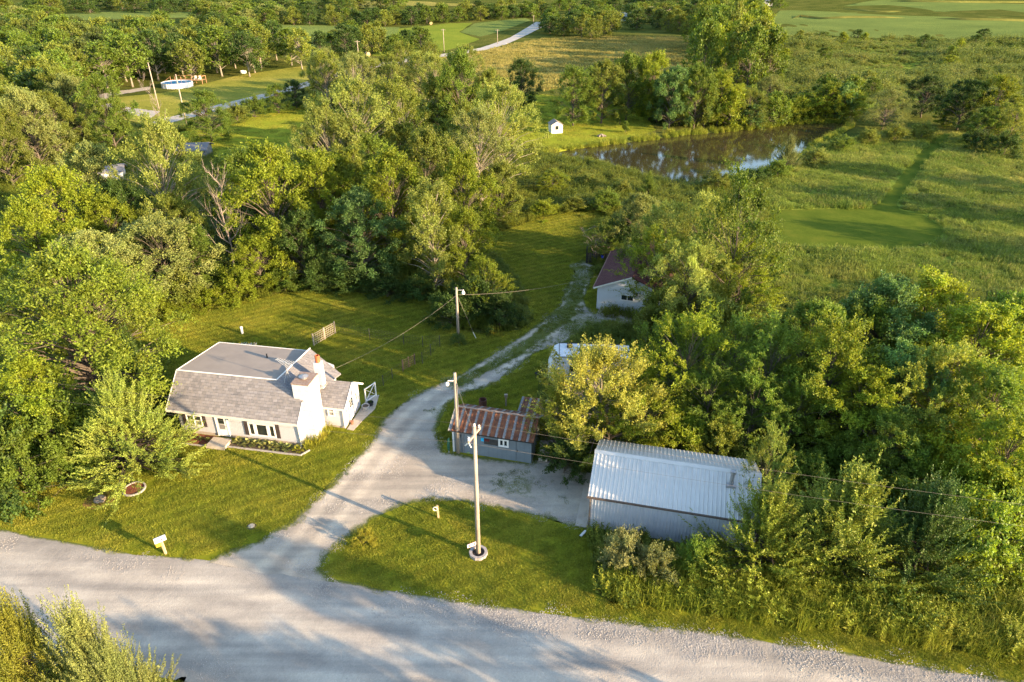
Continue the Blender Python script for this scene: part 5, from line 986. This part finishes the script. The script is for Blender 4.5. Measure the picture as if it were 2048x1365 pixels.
# ---- pool and deck
q = at(345, 178); pool = thing('swimming_pool', 'round above-ground pool with white sides at the wood edge', 'pool', (q[0], q[1] + 3.4, 0)); PR = 4.0
pb_ = MB(); pb_.lathe([(PR, 0), (PR, 1.2), (PR+.12, 1.22), (PR+.12, 1.28), (PR-.08, 1.28), (PR-.08, .6)], 40, caps=False); pb_.build('wall', M_white, pool)
for k in range(20): t_ = 2*math.pi*k/20; MB().obox((math.cos(t_)*(PR+.04), math.sin(t_)*(PR+.04), .62), (math.cos(t_), math.sin(t_), 0), (-math.sin(t_), math.cos(t_), 0), (0, 0, 1), .05, .07, .62).build('post', M_white, pool)
m, nt, b = new_mat('pool_water'); b.inputs['Base Color'].default_value = (.03,.22,.50,1); b.inputs['Roughness'].default_value = .1; MB().lathe([(PR-.09, 0), (PR-.09, 1.21)], 40).build('water', m, pool)
M_deck = plain('cedar_deck', (.40,.24,.13), (.28,.16,.08), scale=5, bmp=.1)
dk = thing('pool_deck', 'wooden deck with railing and steps behind the pool', 'deck', (q[0], q[1] + 7.2, 0))
for k in range(10): MB().box(-3.5, 5.6, .3*k, .3*k+.28, 1.15, 1.2).build('plank', M_deck, dk)
for x0 in (-3.4, -.4, 2.6, 5.5):
    for y0 in (.1, 2.9): MB().box(x0-.06, x0+.06, y0-.06, y0+.06, 0, 2.15).build('post', M_deck, dk)
MB().beam((-3.5, 2.9, 2.15), (5.6, 2.9, 2.15), .1).beam((5.5, .1, 2.15), (5.5, 2.9, 2.15), .1).beam((2.6, .1, 2.15), (5.5, .1, 2.15), .1).build('railing', M_deck, dk); MB().beam((-5.2, .3, 0), (-3.4, .3, 1.2), .1, .3).beam((-5.2, 1.4, 0), (-3.4, 1.4, 1.2), .1, .3).beam((-5.2, .3, 1.0), (-3.4, .3, 2.15), .08).build('steps', M_deck, dk)
for x0 in (3.2, 4.4): c_h = thing('deck_chair', 'white deck chair on the pool deck, ' + ('left' if x0 < 4 else 'right') + ' of two', 'chair', (q[0] + x0, q[1] + 8.6, 1.2)); MB().box(-.3, .3, -.3, .3, .35, .42).build('seat', M_white, c_h); MB().box(-.3, .3, .28, .34, .42, 1.0).build('backrest', M_white, c_h); [MB().box(a-.03, a+.03, c-.03, c+.03, 0, .35).build('leg', M_white, c_h) for a in (-.26, .26) for c in (-.26, .26)]
# ------------------------------------------------------------------ poles and wires
M_pole = plain('weathered_pole', (.38,.325,.26), (.20,.165,.13), scale=6, rough=.85, bmp=.3, bscale=25, stretch=(1, 1, .12)); M_wire = plain('wire', (.16,.14,.11), bmp=0); M_ins = plain('porcelain', (.62,.58,.52), bmp=0)
def pole(name, label, x, y, h, r=.16, lean=(0, 0)):
    t = thing(name, label, 'pole', (x, y, float(hgt(x, y)))); MB().tube([(0, 0, -.1), (lean[0]*.5, lean[1]*.5, h*.5), (lean[0], lean[1], h)], [r*1.15, r, r*.78], 10).build('pole', M_pole, t, smooth=True); return t
p1 = pole('utility_pole', 'tall bare utility pole standing in a stone ring on the front lawn', -1.95, 28.75, 9.1, .125)
ca = MB(); ca.beam((-.32, -.5, 8.45), (.28, .45, 8.70), .08, .10).build('crossarm', M_pole, p1)
for k, (a, c, z) in enumerate(((-.28, -.42, 8.52), (.22, .38, 8.74), (0, 0, 9.1))): MB().lathe([(.03, 0), (.07, .05), (.04, .1), (.07, .15), (.02, .2)], 8, (a, c, z)).build('insulator', M_ins, p1)
MB().beam((-.3, -.45, 8.40), (-.48, -.35, 8.15), .07).beam((-.3, -.45, 8.40), (-.15, -.6, 8.2), .05).build('dead_end_clamp', M_ins, p1)
sg_ = thing('marker_sign', 'white oblong sign with two red spots fixed low on the utility pole', 'sign', (-1.95, 28.75, 0)); sg_.rotation_euler = (0, 0, .5)
MB().obox((-.42, -.02, .98), (1, 0, 0), (0, 1, 0), (0, 0, 1), .27, .02, .13).build('plate', M_white, sg_); Mred = plain('sign_red', (.35,.02,.03), bmp=0)
for x0 in (-.58, -.26): MB().obox((x0, -.045, .98), (1, 0, 0), (0, 1, 0), (0, 0, 1), .045, .004, .07).build('red_spot', Mred, sg_)
MB().beam((-.69, -.03, .85), (-.15, -.03, .85), .02, .02).beam((-.69, -.03, 1.11), (-.15, -.03, 1.11), .02, .02).build('rim', Mred, sg_)
M_stone = plain('grey_pink_block', (.34,.31,.30), (.24,.22,.21), scale=5, bmp=.3)
rg = thing('stone_ring', 'ring of grey blocks round the foot of the utility pole', 'planter', (-1.95, 28.75, 0))
bs = MB(); n = 4; bs.v = [(r*math.cos(a), r*math.sin(a), z) for z in (-.05, .22) for r, a in ((.36, -.29), (.52, -.29), (.54, 0), (.52, .29), (.36, .29), (.375, 0))]; bs.f = [[5, 4, 3, 2, 1, 0][::1], [6, 7, 8, 9, 10, 11]] + [[i, (i+1) % 6, 6+(i+1) % 6, 6+i] for i in range(6)]; bm_ = bs.mesh('ring_block', M_stone)
for k in range(10): link_mesh('block', bm_, rg, (0, 0, 0), 2*math.pi*k/10)
MB().lathe([(.36, 0), (.36, .12)], 16).build('soil', plain('dark_soil', (.04,.03,.022)), rg)
p2 = pole('light_pole', 'pale pole with small lamp beside the rusty-roofed shed', -3.76, 38.2, 6.55, .13)
MB().tube([(-.1, -.1, 6.0), (-.45, -.25, 6.1), (-.5, -.27, 5.95)], .03, 6).build('arm', M_ins, p2); MB().lathe([(.02, .12), (.12, .05), (.12, -.12), (.04, -.2)], 10, (-.5, -.27, 5.9)).build('lamp', M_white, p2); MB().tube([(.13, -.1, .2), (.12, -.1, 5.8)], .03, 5).build('conduit', M_metal, p2)
p3 = pole('light_pole', 'brown yard light pole with guy wire on the back lawn', -4.89, 54.7, 5.2, .12)
MB().tube([(.1, 0, 4.95), (.55, -.1, 5.0)], .025, 6).build('arm', M_ins, p3); MB().lathe([(.03, .30), (.06, .2), (.16, -.02), (.14, -.12)], 10, (.6, -.1, 4.75)).build('lamp', M_white, p3)
def cable(name, label, a, b, sag, r=.012, cat='wire', n=14):
    a, b = np.array(a, float), np.array(b, float); m_ = MB(); m_.tube([a*(1-t) + b*t - np.array([0, 0, sag*4*t*(1-t)]) for t in np.linspace(0, 1, n)], r, 4); return tag(m_.build(name, M_wire), label, cat)
cable('guy_wire', 'guy wire slanting from the yard light pole to the lawn', (-4.85, 54.65, 4.5), (-3.3, 54.9, .0), 0, .015); g_ = MB().tube([(-3.55, 54.86, .7), (-3.3, 54.9, .02)], .04, 6).build('guy_marker', M_trim); tag(g_, 'pale guard sleeve at the foot of the guy wire', 'guard')
cable('power_line', 'twisted service wire from the yard light pole to the white house', (-4.9, 54.7, 4.45), hloc(.4, 5.2, 3.3), .55, .012)
cable('power_line', 'service wire from the yard light pole towards the brown-roofed garage', (-4.9, 54.7, 4.5), (8.6, 62, 3.2), .5, .014)
for k, (dz, dy) in enumerate(((0, .45), (-.45, -.5))):
    cable('power_line', 'overhead wire running right from the utility pole, ' + ('upper' if k == 0 else 'lower') + ' of two', (-1.95 + .4*(1-2*k), 28.75 + dy, 8.9 + dz), (60, 17 + dy, 8.9 + dz), 1.1, .006, n=24)
    cable('power_line', 'overhead wire running left from the utility pole, ' + ('upper' if k == 0 else 'lower') + ' of two', (-1.95 + .4*(1-2*k), 28.75 + dy, 8.9 + dz), (-62, 43 + dy, 8.6 + dz), 1.3, .005, n=24)
cable('power_line', 'short wire between the utility pole and the pole by the shed', (-1.95, 28.8, 8.7), (-3.76, 38.2, 6.3), .3, .012)
for px, py, pt, lab in ((719, 131, 84, 'far pole left beside the far gravel road'), (888, 97, 52, 'far pole in the middle of the far gravel road'), (995, 80, 52, 'far pole nearing the crest of the far gravel road'), (1067, 51, 32, 'farthest pole on the crest of the far gravel road'), (318, 218, 128, 'tall leaning pole left of the pool'), (375, 256, 152, 'pole at the corner of the far lawn right of the pool')):
    b_ = at(px, py); h_ = height_at(px, pt, b_); t = pole('utility_pole', lab, b_[0], b_[1], h_ + .3, .13)
    if px > 400: MB().beam((-.9, 0, h_ - .1), (.9, 0, h_ - .1), .12).build('crossarm', M_pole, t)
q = at(1085, 49); t = thing('road_sign', 'yellow diamond warning sign at the far road crest', 'sign', (q[0], q[1], float(hgt(q[0], q[1])))); MB().box(-.06, .06, 0, .06, 0, 2.4).build('post', M_metal, t); MB().obox((0, -.05, 2.6), (.707, 0, .707), (-.707, 0, .707), (0, 1, 0), .75, .75, .03).build('plate', plain('sign_yellow', (.65,.40,.02), bmp=0), t)

# ------------------------------------------------------------------ round the house
st = thing('front_step', 'tan concrete step block before the front door', 'step', hloc(-6.6, -1.45), ROT_H); MB().box(0, 1.4, 0, 1.05, -.05, .26).build('block', M_concrete, st)
M_mulch = plain('red_mulch', (.20,.062,.036), (.12,.04,.025), scale=14, bmp=.8, bscale=40, bdist=.03); M_edging = plain('pale_edging', (.36,.335,.31), (.26,.24,.22), scale=6, bmp=.2); M_soil = plain('bed_soil', (.10,.075,.055), (.06,.045,.03), scale=12, bmp=.7, bscale=30, bdist=.03)
def edging(t, pts, mesh_w=.3):
    be = MB().box(-mesh_w/2+.006, mesh_w/2-.006, -.05, .05, -.03, .10).mesh('edging_block', M_edging)
    for a, b in zip(pts[:-1], pts[1:]):
        a, b = np.array(a), np.array(b); L_ = np.linalg.norm(b-a); n = max(1, int(L_/mesh_w)); ang = math.atan2(b[1]-a[1], b[0]-a[0])
        for k in range(n): p = a + (b-a)*(k+.5)/n; o = link_mesh('block', be, t, (p[0], p[1], 0), ang); o.scale = (L_/n/mesh_w, 1, 1)
b1 = thing('flower_bed', 'long flower bed edged with pale blocks under the picture window', 'flower bed', hloc(0, 0), ROT_H); MB().box(-5.1, .5, -.98, -.06, -.05, .05).build('soil', M_soil, b1); edging(b1, [(-5.15, -1.03), (.35, -1.03), (.72, -.35)])
b2 = thing('flower_bed', 'red mulch bed under the shuttered double window', 'flower bed', hloc(0, 0), ROT_H); MB().box(-8.6, -6.65, -1.22, -.06, -.05, .05).build('mulch', M_mulch, b2); edging(b2, [(-8.6, -1.27), (-6.7, -1.27)])
def hosta_mesh(name, seed, n=46, r=.42, h=.42, ll=.30, lw=.16):
    g = np.random.default_rng(seed); a = g.uniform(0, 6.283, n); e = g.uniform(.15, 1.25, n); d = np.stack([np.cos(a)*np.cos(e), np.sin(a)*np.cos(e), np.sin(e)], 1); s = np.stack([-np.sin(a), np.cos(a), 0*a], 1); l = g.uniform(.6, 1.2, n)[:, None]*ll
    p = d*g.uniform(.2, .55, n)[:, None]*np.array([r, r, h]); tipd = d.copy(); tipd[:, 2] -= .55; Q = np.stack([p, p + d*l*.5 + s*lw/2, p + d*l*.55 + tipd*l*.55, p + d*l*.5 - s*lw/2], 1).reshape(-1, 3)
    return np_mesh(name, Q, quads=np.arange(len(Q)).reshape(-1, 4), mat=M_leaf, attrs={'v': np.repeat(np.clip(.5 + .22*g.normal(size=n), 0, 1), 4)})
hm = [hosta_mesh('hosta', 1), hosta_mesh('hosta', 2)]
for k, x in enumerate((-4.55, -3.85, -3.2, -2.55, -1.95, -1.4, -.8)):
    o = link_mesh('hosta', hm[k % 2], None, hloc(x, -.52, .06), k*1.3); o.color = (.27, .29, .10, 1); o.scale = (1.12, 1.12, 1.15); tag(o, ('first', 'second', 'third', 'fourth', 'fifth', 'sixth', 'seventh')[k] + ' pale variegated hosta from the step under the picture window', 'plant', 'hostas under the picture window')
o = link_mesh('hosta', hm[0], None, hloc(-.05, -.6, .06)); o.color = (.26, .26, .03, 1); tag(o, 'yellow-green plant at the corner end of the front bed', 'plant')
for k, x in enumerate((-8.2, -7.55, -6.95)): o = link_mesh('hosta', hm[k % 2], None, hloc(x, -.6, .06), k); o.color = (.22, .24, .06, 1); o.scale = (.6,)*3; tag(o, 'small pale plant in the red mulch, ' + ('left', 'middle', 'right')[k] + ' of three', 'plant', 'small plants in the mulch bed')
M_lily = grass_mat('lily_blades', (.17,.20,.018), (.24,.25,.024), (.33,.30,.04), scale=1.2); lm = [blade_patch('lily_clump', 90, .30, .55, .03, .75, M_lily, s) for s in (41, 42)]
for k, (x, y) in enumerate(((.45, .1), (.75, .5), (1.0, .95), (1.05, 1.5), (1.1, 2.0), (.6, -.2))): o = link_mesh('daylily', lm[k % 2], None, hloc(x, y, .0), k*1.1); tag(o, 'bright grassy lily clump against the big white chimney', 'plant', 'lily clumps at the chimney foot')
pt = thing('patio', 'tan concrete path slab along the side wing door', 'path', hloc(0, 0), ROT_H); MB().slab([(2.35, 2.45, .06), (2.85, 2.4, .06), (3.05, 3.6, .06), (3.45, 5.3, .06), (3.1, 7.2, .06), (2.35, 7.0, .06)], .1).build('slab', M_concrete, pt)
tb = thing('planter_tub', 'grey round planter tub with dark plants by the side wing', 'planter', hloc(2.78, 5.15, .06)); MB().lathe([(.22, 0), (.30, .32), (.31, .34), (.27, .34), (.25, .26)], 16).build('tub', plain('grey_tub', (.36,.36,.36)), tb); MB().lathe([(.26, .27), (.02, .32)], 16).build('soil', M_soil, tb)
tb2 = thing('planter_tub', 'dark planter tub beside the white gate', 'planter', hloc(2.95, 5.75, .06)); MB().lathe([(.18, 0), (.24, .28), (.20, .28), (.19, .2)], 14).build('tub', M_cdark, tb2); o = link_mesh('plant', hm[1], tb2, (0, 0, .2)); o.scale = (.5,)*3; o.color = (*DRK, 1)
fp = thing('flower_pot', 'small terracotta pot on the corner of the side path', 'flower pot', hloc(2.5, 3.1, .06)); MB().lathe([(.09, 0), (.13, .22), (.14, .26), (.11, .26)], 12).build('pot', plain('terracotta', (.30,.13,.08)), fp)
gt = thing('gate', 'white crossed wooden gate standing at the back corner of the side wing', 'gate', hloc(2.5, 5.95), ROT_H + math.radians(68))
for x0 in (0, 1.15): MB().box(x0-.04, x0+.04, -.04, .04, 0, 1.35).build('post', M_white, gt)
MB().beam((0, 0, 1.3), (1.15, 0, 1.3), .06).build('rail', M_white, gt); MB().beam((0, 0, .2), (1.15, 0, .2), .06).build('rail', M_white, gt); MB().beam((.02, .012, .22), (1.13, .012, 1.28), .05, .03).build('brace', M_white, gt); MB().beam((.02, -.02, 1.28), (1.13, -.02, .22), .05, .03).build('brace', M_white, gt)
for k, px in enumerate((482, 491, 501, 511)):
    q = at(px, 694); t = thing('bucket', ('first', 'second', 'third', 'fourth')[k] + ' white bucket from the left in the row behind the house', 'bucket', q); MB().lathe([(.13, 0), (.16, .36), (.17, .37), (.14, .37), (.13, .3)], 14).build('pail', M_white, t); o = link_mesh('flowers', hm[k % 2], t, (0, 0, .25)); o.scale = (.55,)*3; o.color = (.40, .32, .02, 1) if k != 1 else (.15, .2, .05, 1)
q = at(485, 668); t = thing('well_pipe', 'white well pipe standing alone on the back lawn', 'pipe', q); MB().lathe([(.11, 0), (.11, .62), (.13, .63), (.13, .72), (.05, .75)], 12).build('casing', M_white, t)
# garden fences
def lattice(name, label, a, b, h, nx, nz, mat, r=.014):
    a, b = np.array(a), np.array(b); t = thing(name, label, 'fence', (a[0], a[1], 0), math.atan2(b[1]-a[1], b[0]-a[0])); L_ = float(np.linalg.norm(b-a))
    for k in range(3): MB().box(L_*k/2-.04, L_*k/2+.04, -.04, .04, 0, h+.08).build('post', mat, t)
    for k in range(nx): MB().box(L_*(k+.5)/nx-r, L_*(k+.5)/nx+r, -.02, .0, .06, h).build('slat', mat, t)
    for k in range(nz): MB().box(0, L_, .002, .022, .08 + (h-.1)*k/(nz-1)-r, .08 + (h-.1)*k/(nz-1)+r).build('rail', mat, t)
lattice('fence_panel', 'pale lattice fence panel at the garden corner behind the house', at(628, 692)[:2], at(671, 667)[:2], 1.15, 12, 6, plain('bleached_wood', (.34,.29,.22)))
lattice('fence_panel', 'short orange-brown lattice fence piece on the back lawn', at(806, 741)[:2], at(830, 729)[:2], .95, 7, 5, plain('orange_lattice', (.26,.15,.08)), .012)
wf = thing('wire_fence', 'thin dark wire fence on posts round the back lawn garden', 'fence'); cor = [at(*p)[:2] for p in ((671, 668), (740, 680), (808, 690), (846, 695), (880, 694), (862, 712), (845, 728), (830, 730))]
Mfw = plain('dark_wire', (.06,.06,.05), bmp=0)
for p in cor: MB().box(p[0]-.025, p[0]+.025, p[1]-.025, p[1]+.025, 0, 1.15).build('post', Mfw, wf)
for a, b in zip(cor[:-1], cor[1:]):
    w_ = MB(); L_ = np.linalg.norm(b-a)
    for z in (.3, .6, .9, 1.1): w_.tube([(*a, z), (*b, z)], .006, 3, caps=False)
    for s in np.arange(.3, L_, .3): c = a + (b-a)*s/L_; w_.tube([(*c, .1), (*c, 1.1)], .005, 3, caps=False)
    w_.build('mesh', Mfw, wf)
wf2 = thing('wire_fence', 'short dark wire fence on posts right of the side wing', 'fence'); cor = [at(*p)[:2] for p in ((748, 790), (767, 772), (785, 758), (806, 744))]
for p in cor: MB().box(p[0]-.025, p[0]+.025, p[1]-.025, p[1]+.025, 0, 1.0).build('post', Mfw, wf2)
for a, b in zip(cor[:-1], cor[1:]):
    w_ = MB()
    for z in (.3, .6, .9): w_.tube([(*a, z), (*b, z)], .006, 3, caps=False)
    w_.build('wire', Mfw, wf2)
# lawn furniture
q = at(331, 1108); mb = thing('mailbox', 'white mailbox on a leaning wooden post by the road', 'mailbox', q); Mpost = plain('new_post', (.48,.36,.22), (.36,.26,.15), scale=6, stretch=(1, 1, .2))
MB().beam((.03, 0, -.1), (-.02, .02, 1.02), .11).build('post', Mpost, mb)
bx = MB(); d_ = Vector((.80, .60, 0)); sd_ = Vector((-.6, .8, 0)); prf = [(-.13, 0), (.13, 0)] + [(.13*math.cos(a), .15 + .13*math.sin(a)) for a in np.linspace(0, math.pi, 9)]; n = len(prf); c0 = Vector((-.06, .02, 1.02))
bx.v = [tuple(c0 + d_*s*.31 + sd_*a + Vector((0, 0, z))) for s in (-1, 1) for a, z in prf]; bx.f = [list(range(n))[::-1], list(range(n, 2*n))] + [[i, (i+1) % n, n+(i+1) % n, n+i] for i in range(n)]; bx.build('box', M_white, mb)
MB().obox(c0 + Vector((-.12, -.05, -.22)), d_, sd_, (0, 0, 1), .16, .08, .13).build('newspaper_box', plain('newspaper_yellow', (.62,.36,.03), bmp=0), mb); MB().obox(c0 + sd_*-.14 + Vector((.1, 0, .18)), d_, sd_, (0, 0, 1), .02, .01, .09).build('flag', Mred, mb)
q = at(876, 1036); fb = thing('feeder_post', 'short pale wooden post with a round ring holder on the lawn', 'post', q); MB().beam((.04, 0, -.1), (0, 0, 1.0), .10).build('post', Mpost, fb)
rn = MB(); rn.tube([(-.12 + .13*math.cos(a), -.08, .80 + .13*math.sin(a)) for a in np.linspace(0, 2*math.pi, 17)], .035, 6); rn.build('ring', M_trim, fb)
q = at(1012, 812); t = thing('post', 'old wooden post with a knob top behind the rusty-roofed shed', 'post', q); MB().box(-.06, .06, -.06, .06, -.1, .85).build('shaft', Mw, t); MB().box(-.13, .13, -.10, .10, .85, 1.05).build('top_block', Mw, t)
q = at(966, 818); t = thing('burn_barrel', 'rusty burn barrel on the grass behind the rusty-roofed shed', 'barrel', q); MB().lathe([(.29, 0), (.30, .28), (.31, .29), (.30, .30), (.30, .58), (.31, .59), (.30, .6), (.30, .88), (.26, .88), (.26, .3)], 18, caps=False).build('drum', plain('burnt_rust', (.13,.05,.03), (.05,.025,.02), scale=8), t)
q = at(200, 1000); t = thing('tree_stump', 'cut stump in a patch of brown grass on the front lawn', 'stump', q); MB().lathe([(.42, -.05), (.36, .04), (.30, .16), (.28, .17), (.05, .16)], 14).build('stump', Mw, t); MB().beam((-.1, -.25, .1), (.45, -.3, .14), .1).build('root', Mw, t)
sheet('bare_patch', [(q[0] + 1.0*math.cos(a), q[1] + .9*math.sin(a)) for a in np.linspace(0, 6.28, 14)[:-1]], .12, .025, .12, soil_mat('dry_grass', [(.3, (.14,.08,.035)), (.7, (.26,.15,.06))], scale=3, bscale=20, bdist=.03), jscale=2)
mr = thing('mulch_ring', 'round red mulch bed with pale edging at the foot of the front lawn cedar', 'flower bed', (-24.66, 34.35, 0)); MB().lathe([(.02, .06), (.60, .05), (.60, -.05)], 24).build('mulch', M_mulch, mr); ap_ = [(math.cos(a)*.66, math.sin(a)*.66) for a in np.linspace(0, 2*math.pi, 19)]; edging(mr, ap_, .27)
q = at(503, 1053); t = thing('drain_cover', 'pale drain cover sunk in the front lawn', 'drain', q); MB().lathe([(.30, 0), (.28, .03), (.05, .04)], 16).build('rim', M_soil, t); MB().lathe([(.2, .03), (.18, .055), (.02, .06)], 12).build('lid', M_concrete, t)
hr = thing('hose_reel', 'green garden hose coiled beside the pale pole at the shed corner', 'hose', (-4.42, 38.15, 0)); Mho = plain('green_hose', (.02,.10,.06), bmp=0)
for k in range(6): hs = MB(); hs.tube([(.02*k - .05, .30*math.cos(a), .75 + (.42 + .02*k)*math.sin(a)) for a in np.linspace(0, 2*math.pi, 18)], .022, 5); hs.build('coil', Mho, hr)
MB().box(-.04, .04, -.04, .04, 0, 1.1).build('stand', M_metal, hr)
q = at(938, 905); t = thing('garden_pot', 'pale green bowl and dark tub on the ground at the shed front', 'pot', q); MB().lathe([(.16, 0), (.20, .12), (.15, .12), (.1, .06)], 14).build('bowl', plain('pale_green', (.30,.38,.16), bmp=0), t); MB().lathe([(.15, 0), (.17, .22), (.13, .22), (.12, .1)], 12, (.35, .1, 0)).build('tub', Mho, t)
# dark board fence by the brown roof
df = thing('board_fence', 'dark weathered board fence left of the brown-roofed garage', 'fence', (8.55, 73.0, 0), math.radians(-8)); Mdf = plain('dark_boards', (.055,.042,.035), (.03,.024,.02), scale=6)
for k in range(12): MB().box(.02 + .25*k, .25*k + .24, -.015, .015, 0, 1.25 + .06*math.sin(k*2.3)).build('board', Mdf, df)
MB().box(-.08, .06, -.07, .07, 0, 2.0).build('post', M_black, df)
q = (10.3, 72.7, .75); t = thing('bucket', 'bright blue bucket hanging on the dark board fence', 'bucket', q); MB().lathe([(.14, 0), (.18, .32), (.15, .32), (.14, .1)], 12).build('pail', plain('bright_blue', (.02,.05,.55), bmp=0), t)
db = thing('dead_bush', 'dry reddish branches leaning over the dark board fence', 'bush', (9.1, 73.2, 0)); o = link_mesh('branches', DEAD[1], db); o.scale = (1.1, 1.1, .42); db.rotation_euler = (0, .12, 0)
q = at(1203, 274); t = thing('fire_pit', 'small heap of logs and stones on the pond lawn', 'fire pit', q); [MB().beam((math.cos(a)*.9, math.sin(a)*.6, .12), (math.cos(a)*.1, math.sin(a)*.1, .45), .24).build('log', Mw, t) for a in np.linspace(0, 6, 7)]
q = at(487, 148); t = thing('stock_tank', 'small white tank in the grass right of the pool', 'tank', (q[0], q[1], 0)); MB().lathe([(.9, 0), (.95, .9), (.85, .9), (.8, .5)], 18).build('tank', M_white, t)
for k, (px, py, lab) in enumerate(((862, 48, 'hay bale farthest in the green pasture by the far road'), (848, 64, 'hay bale nearer in the green pasture by the far road'), (735, 113, 'hay bale beside the far gravel road'))):
    q = at(px, py); t = thing('hay_bale', lab, 'hay bale', (q[0], q[1], float(hgt(q[0], q[1])) + .8), .4*k); e = MB(); e.lathe([(.1, -.75), (.8, -.72), (.82, 0), (.8, .72), (.1, .75)], 16); o = e.build('bale', plain('straw', (.42,.32,.15), (.30,.22,.10), scale=5, bmp=.4), t); o.rotation_euler = (math.pi/2, 0, 0)
# pond lawn fence posts
pf_ = thing('wire_fence', 'thin wire fence on posts across the pond lawn', 'fence')
pc = [at(*p)[:2] for p in ((1150, 248), (1170, 243), (1188, 240), (1205, 238))]
for p in pc: MB().box(p[0]-.04, p[0]+.04, p[1]-.04, p[1]+.04, 0, 1.2).build('post', Mfw, pf_)
for a, b in zip(pc[:-1], pc[1:]): MB().tube([(*a, 1.0), (*b, 1.0)], .015, 3).tube([(*a, .5), (*b, .5)], .015, 3).build('wire', Mfw, pf_)
